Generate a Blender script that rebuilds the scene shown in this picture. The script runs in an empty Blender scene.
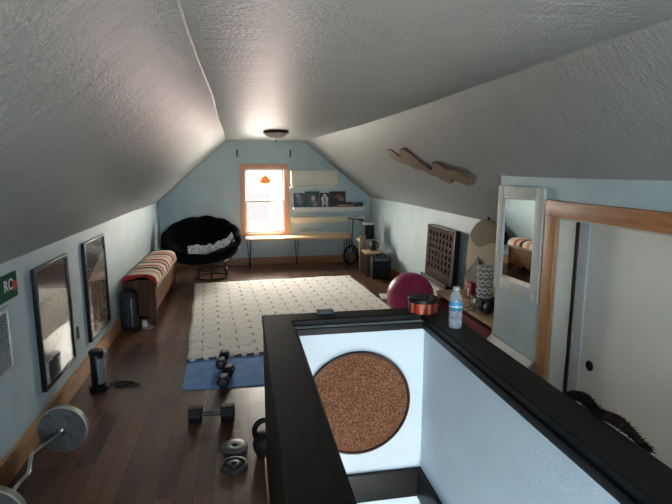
import bpy, bmesh, math, random
from math import sin, cos, pi, radians as R
from mathutils import Vector, Matrix, noise
random.seed(7)
S = bpy.context.scene
COL = S.collection

# ------------------------------------------------------------------ helpers
def lin(c):
    return tuple((v/255/12.92 if v/255 <= .04045 else ((v/255+.055)/1.055)**2.4) for v in c)

class NT:
    """small node expression builder"""
    def __init__(self, name):
        self.m = bpy.data.materials.new(name); self.m.use_nodes = True
        self.t = self.m.node_tree; self.n = self.t.nodes; self.l = self.t.links
        self.b = self.n['Principled BSDF']
    def put(self, sock, v):
        if hasattr(v, 'is_output'): self.l.new(v, sock)
        else: sock.default_value = v
    def M(self, op, a, b=None, c=None):
        n = self.n.new('ShaderNodeMath'); n.operation = op
        self.put(n.inputs[0], a)
        if b is not None: self.put(n.inputs[1], b)
        if c is not None: self.put(n.inputs[2], c)
        return n.outputs[0]
    def xyz(self):
        tc = self.n.new('ShaderNodeTexCoord'); s = self.n.new('ShaderNodeSeparateXYZ')
        self.l.new(tc.outputs['Object'], s.inputs[0]); self.co = tc.outputs['Object']
        return s.outputs
    def vec(self, x, y, z):
        n = self.n.new('ShaderNodeCombineXYZ')
        for i, v in enumerate((x, y, z)): self.put(n.inputs[i], v)
        return n.outputs[0]
    def noise(self, vec, scale=5, detail=3, rough=.5, dist=0):
        n = self.n.new('ShaderNodeTexNoise'); n.inputs['Scale'].default_value = scale
        n.inputs['Detail'].default_value = detail; n.inputs['Roughness'].default_value = rough
        n.inputs['Distortion'].default_value = dist
        if vec is not None: self.l.new(vec, n.inputs['Vector'])
        return n.outputs['Fac']
    def ramp(self, fac, stops, interp='LINEAR'):
        n = self.n.new('ShaderNodeValToRGB'); n.color_ramp.interpolation = interp
        e = n.color_ramp.elements
        while len(e) < len(stops): e.new(.5)
        for i, (p, c) in enumerate(stops):
            e[i].position = p; e[i].color = (*lin(c), 1)
        self.l.new(fac, n.inputs[0]); return n.outputs[0]
    def mix(self, fac, a, b, mode='MIX'):
        n = self.n.new('ShaderNodeMix'); n.data_type = 'RGBA'; n.blend_type = mode
        self.put(n.inputs[0], fac)
        for s, v in ((n.inputs[6], a), (n.inputs[7], b)):
            if isinstance(v, tuple): v = (*lin(v), 1)
            self.put(s, v)
        return n.outputs[2]
    def bump(self, h, strength=.3, dist=.01):
        n = self.n.new('ShaderNodeBump'); n.inputs['Strength'].default_value = strength
        n.inputs['Distance'].default_value = dist; self.l.new(h, n.inputs['Height'])
        self.l.new(n.outputs[0], self.b.inputs['Normal'])
    def col(self, v):
        if isinstance(v, tuple): v = (*lin(v), 1)
        self.put(self.b.inputs['Base Color'], v)
    def set(self, rough=.5, metal=0, spec=.5, **k):
        self.put(self.b.inputs['Roughness'], rough); self.b.inputs['Metallic'].default_value = metal
        self.b.inputs['Specular IOR Level'].default_value = spec
        for a, v in k.items(): self.b.inputs[a.replace('_', ' ')].default_value = v

_mats = {}
def plain(name, c=None, rough=.5, metal=0, spec=.3, var=.06, scale=14, bump=0, bscale=80, **k):
    """plain procedural material with slight tonal variation"""
    if name in _mats: return _mats[name]
    t = NT(name); t.xyz()
    f = t.noise(t.co, scale, 3)
    a = tuple(max(0, v*(1-var)) for v in c); b = tuple(min(255, v*(1+var)) for v in c)
    t.col(t.ramp(f, [(.25, a), (.75, b)])); t.set(rough, metal, spec, **k)
    if bump: t.bump(t.noise(t.co, bscale, 2), bump)
    _mats[name] = t.m; return t.m

def wood(name, c1, c2, axis=1, rough=.5, scale=1.0, spec=.4):
    if name in _mats: return _mats[name]
    t = NT(name); x, y, z = t.xyz()
    k = [14*scale, 14*scale, 14*scale]; k[axis] = 1.2*scale
    v = t.vec(t.M('MULTIPLY', x, k[0]), t.M('MULTIPLY', y, k[1]), t.M('MULTIPLY', z, k[2]))
    f = t.noise(v, 2.2, 5, .6, .6)
    t.col(t.ramp(f, [(.3, c1), (.7, c2)])); t.set(rough, 0, spec); t.bump(f, .08)
    _mats[name] = t.m; return t.m

class MB:
    def __init__(self): self.bm = bmesh.new()
    def box(self, x0, x1, y0, y1, z0, z1, bev=0):
        v = [self.bm.verts.new(p) for p in ((x0,y0,z0),(x1,y0,z0),(x1,y1,z0),(x0,y1,z0),(x0,y0,z1),(x1,y0,z1),(x1,y1,z1),(x0,y1,z1))]
        fs = [self.bm.faces.new([v[i] for i in f]) for f in ((3,2,1,0),(4,5,6,7),(0,1,5,4),(1,2,6,5),(2,3,7,6),(3,0,4,7))]
        if bev:
            es = list({e for f in fs for e in f.edges})
            bmesh.ops.bevel(self.bm, geom=es, offset=bev, segments=2, affect='EDGES', profile=.6)
        return self
    def tube(self, pts, r, n=10, closed=False, cap=True):
        pts = [Vector(p) for p in pts]; rings = []; N = len(pts)
        up = Vector((0, 0, 1)); prev = None
        for i, p in enumerate(pts):
            if closed: d = (pts[(i+1) % N]-pts[i-1])
            else: d = pts[min(i+1, N-1)]-pts[max(i-1, 0)]
            d.normalize()
            a = prev if prev is not None else (up if abs(d.z) < .9 else Vector((1, 0, 0)))
            a = (a-d*a.dot(d)); a.normalize(); b = d.cross(a); prev = a
            rr = r(i/(N-1)) if callable(r) else r
            rings.append([self.bm.verts.new(p+a*rr*cos(2*pi*k/n)+b*rr*sin(2*pi*k/n)) for k in range(n)])
        for i in range(N if closed else N-1):
            A, B = rings[i], rings[(i+1) % N]
            for k in range(n): self.bm.faces.new((A[k], A[(k+1) % n], B[(k+1) % n], B[k]))
        if cap and not closed:
            self.bm.faces.new(rings[0][::-1]); self.bm.faces.new(rings[-1])
        return self
    def lathe(self, prof, n=32, mtx=None, capb=True, capt=True):
        """prof: list of (r, z) bottom to top"""
        mtx = mtx or Matrix(); rings = []
        for r, z in prof:
            if r < 1e-6: rings.append([self.bm.verts.new(mtx @ Vector((0, 0, z)))])
            else: rings.append([self.bm.verts.new(mtx @ Vector((r*cos(2*pi*k/n), r*sin(2*pi*k/n), z))) for k in range(n)])
        for A, B in zip(rings, rings[1:]):
            for k in range(n):
                q = [A[k % len(A)], A[(k+1) % len(A)], B[(k+1) % len(B)], B[k % len(B)]]
                q = list(dict.fromkeys(q))
                if len(q) > 2: self.bm.faces.new(q)
        if capb and len(rings[0]) > 1: self.bm.faces.new(rings[0][::-1])
        if capt and len(rings[-1]) > 1: self.bm.faces.new(rings[-1])
        return self
    def prism(self, poly, f0, f1):
        """poly: list of 2D; f0,f1 map a 2D point to 3D (two caps)"""
        a = [self.bm.verts.new(f0(*p)) for p in poly]; b = [self.bm.verts.new(f1(*p)) for p in poly]
        n = len(poly)
        self.bm.faces.new(a[::-1]); self.bm.faces.new(b)
        for i in range(n): self.bm.faces.new((a[i], a[(i+1) % n], b[(i+1) % n], b[i]))
        return self
    def grid(self, f, nu, nv, thick=0):
        """f(u,v) -> point, u,v in 0..1; optional thickness map via second fn"""
        g = [[self.bm.verts.new(f(i/nu, j/nv)) for j in range(nv+1)] for i in range(nu+1)]
        for i in range(nu):
            for j in range(nv):
                self.bm.faces.new((g[i][j], g[i+1][j], g[i+1][j+1], g[i][j+1]))
        return self
    def sphere(self, c, rx, ry=None, rz=None, n=24, m=12):
        ry = ry or rx; rz = rz or rx
        mt = Matrix.Translation(c) @ Matrix.Diagonal((rx, ry, rz, 1))
        return self.lathe([(sin(pi*i/m), -cos(pi*i/m)) for i in range(m+1)], n, mt)
    def build(self, name, mat, parent=None, smooth=True, angle=38, solid=0, bev=0, loc=None, fixn=True):
        me = bpy.data.meshes.new(name)
        if fixn: bmesh.ops.recalc_face_normals(self.bm, faces=self.bm.faces)
        self.bm.to_mesh(me); self.bm.free()
        o = bpy.data.objects.new(name, me); COL.objects.link(o)
        if mat: me.materials.append(mat)
        if smooth and len(me.polygons):
            me.polygons.foreach_set('use_smooth', [True]*len(me.polygons))
            me.set_sharp_from_angle(angle=R(angle))
        if solid:
            s = o.modifiers.new('solid', 'SOLIDIFY'); s.thickness = solid; s.offset = -1
        if bev:
            b = o.modifiers.new('bev', 'BEVEL'); b.width = bev; b.segments = 2; b.limit_method = 'ANGLE'; b.angle_limit = R(40)
        if parent: o.parent = parent
        if loc: o.location = loc
        return o

def thing(name, label, cat, loc=(0, 0, 0), rz=0, group=None, rot=None):
    o = bpy.data.objects.new(name, None); COL.objects.link(o)
    o.empty_display_size = .05
    o.location = loc; o.rotation_euler = rot or (0, 0, rz)
    return tag(o, label, cat, group)
def tag(o, label, cat, group=None):
    o['label'] = label; o['category'] = cat
    if group: o['group'] = group
    return o
def struct(o):
    o['kind'] = 'structure'; return o
def kids(o): return [c for c in o.children]
def dup(root, loc, rot=None, label=None):
    r = root.copy(); COL.objects.link(r); r.location = loc
    if rot is not None: r.rotation_euler = rot
    if label: r['label'] = label
    for ch in kids(root):
        c = ch.copy(); COL.objects.link(c); c.parent = r
        for g in kids(ch):
            d = g.copy(); COL.objects.link(d); d.parent = c
    return r
def text_mesh(name, body, size, mat, parent, M, extrude=.001, bold=0):
    cu = bpy.data.curves.new(name, 'FONT'); cu.body = body; cu.size = size; cu.extrude = extrude
    cu.offset = bold
    cu.align_x = 'CENTER'; cu.align_y = 'CENTER'
    tmp = bpy.data.objects.new('tmp', cu)
    me = bpy.data.meshes.new_from_object(tmp)
    bpy.data.objects.remove(tmp); bpy.data.curves.remove(cu)
    me.name = name; me.materials.clear(); me.materials.append(mat)
    o = bpy.data.objects.new(name, me); COL.objects.link(o); o.parent = parent; o.matrix_local = M
    return o

# ------------------------------------------------------------------ materials
def m_paint(name, c, bump=.18, scale=90, rough=.5, streak=None, spec=.5):
    t = NT(name); x, y, z = t.xyz()
    f = t.noise(t.co, 3.0, 3)
    t.col(t.ramp(f, [(.3, tuple(v*.97 for v in c)), (.7, tuple(min(255, v*1.02) for v in c))]))
    t.set(rough, 0, spec)
    h = t.noise(t.co, scale, 3, .6)
    if streak:
        sx, sy = streak
        v = t.vec(t.M('MULTIPLY', x, sx), t.M('MULTIPLY', y, sy), t.M('MULTIPLY', z, sx))
        h = t.M('ADD', t.M('MULTIPLY', h, .55), t.M('MULTIPLY', t.noise(v, 1.0, 4, .6), 1.1))
    t.bump(h, bump, .02); return t.m

wall_paint = m_paint('wall_paint', (188, 207, 211), .2, 70, .5)
ceil_paint = m_paint('ceiling_paint', (164, 167, 167), .6, 60, .3, (1.8, 9.0), .7)
white_wall = m_paint('stairwell_paint', (198, 211, 218), .1, 70, .55)

def m_floor():
    t = NT('laminate_planks'); x, y, z = t.xyz()
    br = t.n.new('ShaderNodeTexBrick'); br.offset = .37; br.offset_frequency = 2
    t.l.new(t.vec(y, x, 0.0), br.inputs['Vector'])
    for k, v in (('Scale', 1.0), ('Mortar Size', .0022), ('Mortar Smooth', .1), ('Bias', -.1), ('Brick Width', .62), ('Row Height', .098)):
        br.inputs[k].default_value = v
    br.inputs['Color1'].default_value = (*lin((84, 56, 43)), 1)
    br.inputs['Color2'].default_value = (*lin((138, 98, 74)), 1)
    br.inputs['Mortar'].default_value = (*lin((40, 30, 25)), 1)
    g = t.vec(t.M('MULTIPLY', x, 26.0), t.M('MULTIPLY', y, 2.2), 0.0)
    f = t.noise(g, 1.4, 6, .65, .5)
    grain = t.ramp(f, [(.25, (120, 112, 106)), (.75, (255, 248, 240))])
    t.col(t.mix(.6, br.outputs['Color'], grain, 'MULTIPLY'))
    t.set(t.M('ADD', .24, t.M('MULTIPLY', f, .18)), 0, .5)
    t.bump(t.M('ADD', t.M('MULTIPLY', br.outputs['Fac'], -1.0), t.M('MULTIPLY', f, .25)), .18, .003)
    return t.m
floor_mat = m_floor()

pine = wood('pine_board', (176, 128, 84), (208, 164, 116), 1, .45)
pine_x = wood('pine_board_cross', (158, 112, 82), (190, 142, 106), 0, .45)
pine_z = wood('pine_board_upright', (150, 104, 66), (190, 140, 96), 2, .45)
casing_y = wood('stained_casing', (150, 92, 50), (194, 130, 80), 1, .42)
casing_z = wood('stained_casing_upright', (166, 108, 62), (206, 150, 98), 2, .42)
win_wood_z = wood('window_casing_upright', (196, 140, 114), (220, 168, 142), 2, .45)
win_wood_x = wood('window_casing_cross', (196, 140, 114), (220, 168, 142), 0, .45)
black_paint = plain('black_rail_paint', (15, 15, 16), .5, spec=.22, var=.12, scale=9, bump=.05, bscale=40)
black_plastic = plain('black_plastic', (22, 23, 25), .45)
black_rubber = plain('black_rubber', (26, 26, 27), .6, var=.12, bump=.05)
black_metal = plain('black_metal', (30, 29, 29), .4, metal=.6)
chrome = plain('chrome', (205, 205, 205), .22, metal=1, var=.03)
grey_iron = plain('grey_iron', (108, 108, 106), .45, metal=.55, var=.15, scale=20, bump=.08, bscale=60)
dark_iron = plain('dark_iron', (72, 72, 71), .45, metal=.5, var=.2, scale=20)
white_paint = plain('white_gloss_paint', (222, 222, 218), .4, var=.02)
cream_paint = plain('cream_paint', (222, 216, 198), .45, var=.03)
grey_frame = plain('warm_white_frame', (216, 214, 202), .45, var=.04)
brown_wood = wood('dark_brown_veneer', (66, 42, 28), (92, 60, 40), 1, .42)
light_wood = wood('light_maple', (196, 160, 116), (224, 192, 148), 0, .4)
light_wood_y = wood('light_maple_long', (176, 146, 110), (206, 176, 138), 1, .45)
grey_wood = wood('weathered_wood', (120, 104, 84), (150, 132, 108), 2, .5)
rattan = wood('dark_rattan', (36, 26, 20), (64, 46, 34), 2, .5, 3)

def m_glass(name, rough=0.02, tint=(255, 255, 255), gl=1.0):
    m = bpy.data.materials.new(name); m.use_nodes = True; t = m.node_tree; t.nodes.clear()
    o = t.nodes.new('ShaderNodeOutputMaterial'); mx = t.nodes.new('ShaderNodeMixShader')
    tr = t.nodes.new('ShaderNodeBsdfTransparent'); g = t.nodes.new('ShaderNodeBsdfGlossy')
    fr = t.nodes.new('ShaderNodeFresnel'); fr.inputs[0].default_value = 1.45
    tr.inputs[0].default_value = (*lin(tint), 1); g.inputs['Roughness'].default_value = rough
    mu = t.nodes.new('ShaderNodeMath'); mu.operation = 'MULTIPLY'
    ge = t.nodes.new('ShaderNodeNewGeometry'); fa = t.nodes.new('ShaderNodeMath'); fa.operation = 'MULTIPLY_ADD'
    fa.inputs[1].default_value = -gl; fa.inputs[2].default_value = gl
    t.links.new(ge.outputs['Backfacing'], fa.inputs[0]); t.links.new(fa.outputs[0], mu.inputs[1])
    t.links.new(fr.outputs[0], mu.inputs[0]); t.links.new(mu.outputs[0], mx.inputs[0])
    t.links.new(tr.outputs[0], mx.inputs[1]); t.links.new(g.outputs[0], mx.inputs[2]); t.links.new(mx.outputs[0], o.inputs[0])
    return m
clear_glass = m_glass('clear_glass')
mirror_mat = plain('mirror_silver', (236, 240, 240), .01, metal=1, var=0)

# ------------------------------------------------------------------ room shell
YF, YN = 8.85, -1.8          # far and near gable
ZK = 1.165                   # knee wall height
def zc(y): return 2.18 if y <= 4 else 2.18-.04*(y-4)/4.85
def xcl(y): return -.155-.009*y+.006*sin(y*2.1)
def xcr(y):
    w = .008*sin(y*1.7)
    if y <= 3.9: return 1.45+w
    if y <= 5.85: return 1.45-.087*(y-3.9)/1.95+w
    return 1.363-.303*(y-5.85)/3.0+w
def xr(y): return 2.36 if y <= 6.9 else 2.36-.10*(y-6.9)/1.95
def xl(y): return -1.3 if y <= 6.8 else -1.3-.07*((y-6.8)/2.05)
ys = [YN+(YF-YN)*i/60 for i in range(61)]

b = MB()
b.box(-1.45, .22, YN-.1, YF+.1, -.2, 0); b.box(.94, 2.6, YN-.1, YF+.1, -.2, 0); b.box(.22, .94, 2.44, YF+.1, -.2, 0)
struct(b.build('floor', floor_mat, smooth=False))

def strip(name, prof, mat, thick):
    """prof(y) -> list of (x,z) from inside; extruded along y"""
    b = MB(); n = len(prof(0))
    g = [[b.bm.verts.new((p[0], y, p[1])) for p in prof(y)] for y in ys]
    for i in range(len(ys)-1):
        for j in range(n-1): b.bm.faces.new((g[i][j], g[i+1][j], g[i+1][j+1], g[i][j+1]))
    return struct(b.build(name, mat, solid=0, angle=25, fixn=False))
def ceil_prof(y):
    a, c, l, r, z = xl(y), xr(y), xcl(y), xcr(y), zc(y)
    d = .0035
    def lerp(p, q, t): return (p[0]+(q[0]-p[0])*t, p[1]+(q[1]-p[1])*t)
    P0, P1, P2, P3 = (a, ZK-.045*max(0, (y-6.5)/2.35)), (l, z), (r, z), (c, ZK)
    return [P0, lerp(P1, P0, d), lerp(P1, P2, d), lerp(P2, P1, d), lerp(P2, P3, d), P3]
b = MB()
g = [[b.bm.verts.new((p[0], y, p[1])) for p in ceil_prof(y)] for y in ys]
gu = [[b.bm.verts.new((p[0]*1.04, y, p[1]+.1)) for p in ceil_prof(y)] for y in ys]
for i in range(len(ys)-1):
    for j in range(5):
        b.bm.faces.new((g[i][j], g[i+1][j], g[i+1][j+1], g[i][j+1]))
        b.bm.faces.new((gu[i][j], gu[i][j+1], gu[i+1][j+1], gu[i+1][j]))
struct(b.build('ceiling', ceil_paint, angle=14))

b = MB(); b.grid(lambda u, v: (xl(YN+(YF-YN)*u), YN+(YF-YN)*u, ZK*v), 60, 6)
b.box(-1.5, -1.4, YN, YF, 0, ZK); struct(b.build('wall_left', wall_paint, fixn=False))
b = MB(); b.grid(lambda u, v: (xr(3.5+(YF-3.5)*u), 3.5+(YF-3.5)*u, ZK*v), 40, 6)
b.box(2.4, 2.5, YN, YF, 0, ZK); struct(b.build('wall_right', wall_paint, fixn=False))

def gable(name, y0, y1, wx0, wx1, wz0, wz1):
    b = MB()
    b.box(-1.5, wx0, y0, y1, 0, 2.3); b.box(wx1, 2.5, y0, y1, 0, 2.3)
    b.box(wx0, wx1, y0, y1, 0, wz0); b.box(wx0, wx1, y0, y1, wz1, 2.3)
    return struct(b.build(name, wall_paint, smooth=False))
WX0, WX1, WZ0, WZ1 = .06, .72, .56, 1.66
gable('wall_far', YF, YF+.1, WX0, WX1, WZ0, WZ1)
NX0, NX1, NZ0, NZ1 = -.7, .95, .5, 1.8
gable('wall_near', YN-.16, YN, NX0, NX1, NZ0, NZ1)

# closet block on the right (its wall stands in front of the knee wall)
CX, CY = 1.95, 3.6
DO0, DO1, DZ = .75, 2.85, 1.378        # closet door opening
ztop = 1.625
b = MB()
def ct(x0, x1, y0, y1, z0, z1): b.box(x0, x1, y0, y1, z0, z1)
ct(CX, CX+.09, DO1, CY, 0, ztop); ct(CX, CX+.09, YN, DO0, 0, ztop); ct(CX, CX+.09, DO0, DO1, DZ, ztop)
b.prism([(CX+.09, 0), (2.36, 0), (2.36, ZK-.005), (CX+.09, 1.5)], lambda x, z: (x, CY, z), lambda x, z: (x, CY-.08, z))
struct(b.build('wall_closet', wall_paint, smooth=False))
# sliding doors
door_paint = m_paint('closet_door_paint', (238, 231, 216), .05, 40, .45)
b = MB(); b.box(CX+.09, CX+.122, .82, 2.665, .012, DZ-.008)
d1 = struct(b.build('door_1', door_paint, bev=.003))
b = MB(); b.box(CX+.084, CX+.124, 2.666, 2.76, .012, DZ-.008, .006)
e1 = b.build('door_edge_trim', plain('door_stile_paint', (206, 207, 204), .45, var=.03), d1)
mt = Matrix.Translation((CX+.0895, 2.575, .497)) @ Matrix.Rotation(R(-90), 4, 'Y')
b = MB(); b.lathe([(.031, -.001), (.031, .004), (.0265, .005), (.024, .001), (.022, .0005), (0, .0005)], 28, mt)
b.build('finger_pull', plain('dark_bronze', (34, 28, 24), .35, metal=.7), d1)
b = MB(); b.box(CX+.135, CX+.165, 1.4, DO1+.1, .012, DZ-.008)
d2 = struct(b.build('door_2', plain('shaded_rear_door', (120, 112, 98), .5, var=.03), bev=.003))  # rear door darker: the shadow in the gap is put into its colour
b = MB(); b.box(CX+.001, CX+.116, DO1-.014, DO1+.001, 0, DZ, .002); b.box(CX+.001, CX+.092, DO0, DO0+.014, 0, DZ, .002); b.box(CX+.001, CX+.092, DO0, DO1, DZ-.014, DZ+.001, .002)
struct(b.build('trim_3', plain('beige_jamb', (214, 206, 186), .45, var=.03)))
b = MB(); b.box(CX+.06, 2.34, .7, 2.95, 0, .01); b.box(CX+.3, CX+.32, .7, 2.95, 0, 1.2)
struct(b.build('closet_dark_liner', black_paint, smooth=False))  # black sheets stand in for the darkness inside the closet
# casing boards
b = MB(); b.box(CX-.024, CX, DO0-.12, DO1+.12, DZ, DZ+.1, .004)
struct(b.build('trim_1', casing_y))
b = MB(); b.box(CX-.022, CX, DO1, DO1+.12, 0, DZ, .004); b.box(CX-.022, CX, DO0-.12, DO0, 0, DZ, .004)
struct(b.build('trim_2', casing_z))

# baseboards
b = MB()
for i in range(30):
    y0, y1 = YN+(YF-YN)*i/30, YN+(YF-YN)*(i+1)/30
    v = [b.bm.verts.new(p) for p in ((xl(y0), y0, 0), (xl(y0)+.02, y0, 0), (xl(y0)+.02, y0, .14), (xl(y0), y0, .145),
                                      (xl(y1), y1, 0), (xl(y1)+.02, y1, 0), (xl(y1)+.02, y1, .14), (xl(y1), y1, .145))]
    for f in ((0,4,5,1),(1,5,6,2),(2,6,7,3)): b.bm.faces.new([v[k] for k in f])
bmesh.ops.remove_doubles(b.bm, verts=b.bm.verts, dist=1e-5)
struct(b.build('baseboard_left', pine, angle=20))
b = MB()
for i in range(20):
    y0, y1 = CY+(YF-CY)*i/20, CY+(YF-CY)*(i+1)/20
    v = [b.bm.verts.new(p) for p in ((xr(y0), y0, 0), (xr(y0)-.02, y0, 0), (xr(y0)-.02, y0, .11), (xr(y0), y0, .115),
                                      (xr(y1), y1, 0), (xr(y1)-.02, y1, 0), (xr(y1)-.02, y1, .11), (xr(y1), y1, .115))]
    for f in ((0,1,5,4),(1,2,6,5),(2,3,7,6)): b.bm.faces.new([v[k] for k in f])
bmesh.ops.remove_doubles(b.bm, verts=b.bm.verts, dist=1e-5)
struct(b.build('baseboard_right', pine, angle=20))
b = MB(); b.box(-1.35, 2.15, YF-.02, YF, 0, .13, .003)
struct(b.build('baseboard_far', pine_x))

# ------------------------------------------------------------------ window
def window(name, x0, x1, z0, z1, yin, sgn, casing=True):
    """yin = inner wall face; sgn = +1 when outside lies towards +y"""
    f = lambda d: yin+sgn*d
    def bx(b, xa, xb, d0, d1, za, zb, bev=.003):
        ya, yb = sorted((f(d0), f(d1))); b.box(xa, xb, ya, yb, za, zb, bev)
    b = MB(); bx(b, x0-.085, x0, -.024, 0, z0-.02, z1); bx(b, x1, x1+.085, -.024, 0, z0-.02, z1)
    w = struct(b.build(name, win_wood_z))
    b = MB(); bx(b, x0-.085, x1+.085, -.026, 0, z1, z1+.085); bx(b, x0-.085, x1+.085, -.03, 0, z0-.09, z0-.02)
    b.build('head_casing', win_wood_x, w)
    b = MB(); bx(b, x0-.09, x1+.09, -.045, .09, z0-.02, z0); b.build('window_sill', win_wood_x, w)
    zm = (z0+z1)/2
    for nm, dz0, dz1, d in (('upper_sash', zm-.018, z1, .052), ('lower_sash', z0, zm+.018, .014)):
        b = MB(); t = .035
        bx(b, x0, x0+t, d, d+.035, dz0, dz1); bx(b, x1-t, x1, d, d+.035, dz0, dz1)
        bx(b, x0+t, x1-t, d, d+.035, dz0, dz0+.036); bx(b, x0+t, x1-t, d, d+.035, dz1-.036, dz1)
        s = b.build(nm, white_paint, w)
        b = MB(); bx(b, x0+t-.004, x1-t+.004, d+.015, d+.02, dz0+.034, dz1-.034, 0)
        b.build('pane', clear_glass, s)
    return w
window('window_1', WX0, WX1, WZ0, WZ1, YF, 1)
window('window_2', NX0, NX1, NZ0, NZ1, YN, -1)

# maple leaf cling on the upper pane
leaf = []
pr = [1, .55, .72, .42, .95, .5, .8, .38, .6, .3, .42]
for i in range(20):
    a = pi/2+2*pi*i/20; k = i if i <= 10 else 20-i
    leaf.append((.165*pr[k]*cos(a), .15*pr[k]*sin(a)))
b = MB(); b.prism(leaf, lambda x, z: (x, .0, z), lambda x, z: (x, -.002, z))
def m_leaf():
    t = NT('amber_leaf_film'); t.xyz(); f = t.noise(t.co, 22, 3)
    t.col(t.ramp(f, [(.35, (176, 70, 14)), (.5, (220, 130, 24)), (.65, (160, 50, 16))])); t.set(.5)
    t.b.inputs['Transmission Weight'].default_value = .25
    return t.m
o = b.build('window_cling', m_leaf(), smooth=False, loc=(.405, YF+.0655, 1.455))
tag(o, 'orange leaf shaped cling stuck on the upper window pane', 'window cling')

# outside: ground, neighbouring house, tree
ground_mat = plain('pale_ground', (190, 186, 176), .9, var=.1, scale=.6)
b = MB(); b.box(-40, 40, YF+.6, 70, -3.4, -3.2); struct(b.build('ground_far', ground_mat, smooth=False))
b = MB(); b.box(-40, 40, -60, YN-.6, -3.4, -3.2); struct(b.build('ground_near', ground_mat, smooth=False))
nh = thing('neighbor_house', 'pale neighbouring house seen through the far window', 'house', (2.0, 26, -3.2))
b = MB(); b.box(-5, 5, 0, 7, 0, 4.4); b.build('wall', plain('siding', (206, 176, 166), .8, var=.06, scale=2), nh, smooth=False)
b = MB(); b.prism([(-5.4, 4.3), (5.4, 4.3), (5.4, 4.5), (0, 6.6), (-5.4, 4.5)], lambda x, z: (x, -.3, z), lambda x, z: (x, 7.3, z))
b.build('roof', plain('shingles', (150, 140, 136), .9, var=.15, scale=4), nh, smooth=False)
for x in (-3.2, -1.2, 1.2):
    b = MB(); b.box(x-.55, x+.55, -.04, 0, 2.2, 3.8); b.build('window', plain('house_glass', (50, 44, 42), .6), nh, smooth=False)

# ------------------------------------------------------------------ stairwell half walls and black rail
RT = .92
b = MB(); b.box(.1, .235, YN+.3, 2.56, -2.6, .885); struct(b.build('wall_stair_left', white_wall, smooth=False))
b = MB(); b.box(.235, .92, 2.42, 2.56, -2.6, .885); struct(b.build('wall_stair_far', white_wall, smooth=False))
b = MB(); b.box(.92, 1.055, YN+.3, 2.56, -2.6, .885); struct(b.build('wall_stair_right', white_wall, smooth=False))
b = MB(); b.box(-.5, 1.6, -2.6, 3, -2.7, -2.6); struct(b.build('floor_lower', floor_mat, smooth=False))
# cap boards
b = MB()
y0 = YN+.3
poly = [(.083, y0), (.232, y0), (.232, 2.455), (.916, 2.455), (.916, y0), (1.066, y0), (1.066, 2.583), (.083, 2.583)]
b.prism(poly, lambda x, y: (x, y, RT-.035), lambda x, y: (x, y, RT))
cap = struct(b.build('trim_rail_cap', black_paint, bev=.006))
b = MB()
b.box(.088, .101, y0, 2.575, .115, RT-.034, .003)
b.box(.234, .918, 2.405, 2.425, .853, RT-.034, .003)
b.box(.905, .922, y0, 2.41, .853, RT-.034, .003); b.box(.233, .25, y0, 2.41, .853, RT-.034, .003)
b.box(1.054, 1.068, y0, 2.575, .80, RT-.034, .003); b.box(.088, 1.068, 2.559, 2.574, .80, RT-.034, .003)
struct(b.build('trim_rail_apron', black_paint))
b = MB()
b.box(.235, .92, 2.395, 2.421, -.10, .062, .003); b.box(.895, .921, y0, 2.4, -.10, .062, .003); b.box(.234, .26, y0, 2.4, -.10, .062, .003)
struct(b.build('trim_stair_header', black_paint))
b = MB(); b.box(.078, .1005, y0, 2.585, 0, .12, .003); b.box(.078, 1.08, 2.5605, 2.585, 0, .12, .003)
struct(b.build('baseboard_stair', pine))

# copper disc on the far stair wall
cd = thing('copper_wall_disc', 'round hammered copper disc with dark rim hanging in the stairwell', 'wall art', (.562, 2.42, .467))
def m_copper():
    t = NT('hammered_copper'); x, y, z = t.xyz()
    v = t.n.new('ShaderNodeTexVoronoi'); v.inputs['Scale'].default_value = 150; t.l.new(t.co, v.inputs['Vector'])
    r = t.M('SQRT', t.M('ADD', t.M('MULTIPLY', x, x), t.M('MULTIPLY', z, z)))
    rings = t.M('SINE', t.M('MULTIPLY', r, 300.0))
    f = t.noise(t.co, 110, 4, .7)
    h = t.M('ADD', v.outputs['Distance'], t.M('MULTIPLY', rings, .12))
    t.col(t.ramp(t.M('ADD', t.M('MULTIPLY', v.outputs['Distance'], .5), t.M('MULTIPLY', f, .65)), [(.3, (52, 32, 22)), (.5, (122, 78, 54)), (.75, (182, 130, 98))]))
    t.set(.42, .75, .5); t.bump(h, .8, .01); return t.m
mt = Matrix.Rotation(R(90), 4, 'X')
b = MB(); b.lathe([(.272, .001), (.272, .016), (.2, .013), (.05, .012), (0, .012)], 96, mt); b.build('face', m_copper(), cd)
b = MB(); b.lathe([(.268, .0), (.283, .002), (.285, .016), (.281, .024), (.272, .024), (.268, .014)], 96, mt, False, False)
b.build('rim', plain('dark_copper_rim', (52, 36, 30), .4, metal=.7), cd)

# ------------------------------------------------------------------ things on the rail
pc = thing('phone_case', 'dark grey flat case lying on the far black rail', 'case', (.418, 2.565, RT), R(-3))
b = MB(); b.box(-.045, .045, -.035, .035, 0, .012, .004); b.build('body', plain('slate_plastic', (64, 68, 74), .35), pc)
b = MB(); b.box(-.036, .036, -.027, .027, .011, .0135, .001); b.build('inset_panel', plain('slate_panel', (84, 88, 92), .3), pc)

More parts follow.
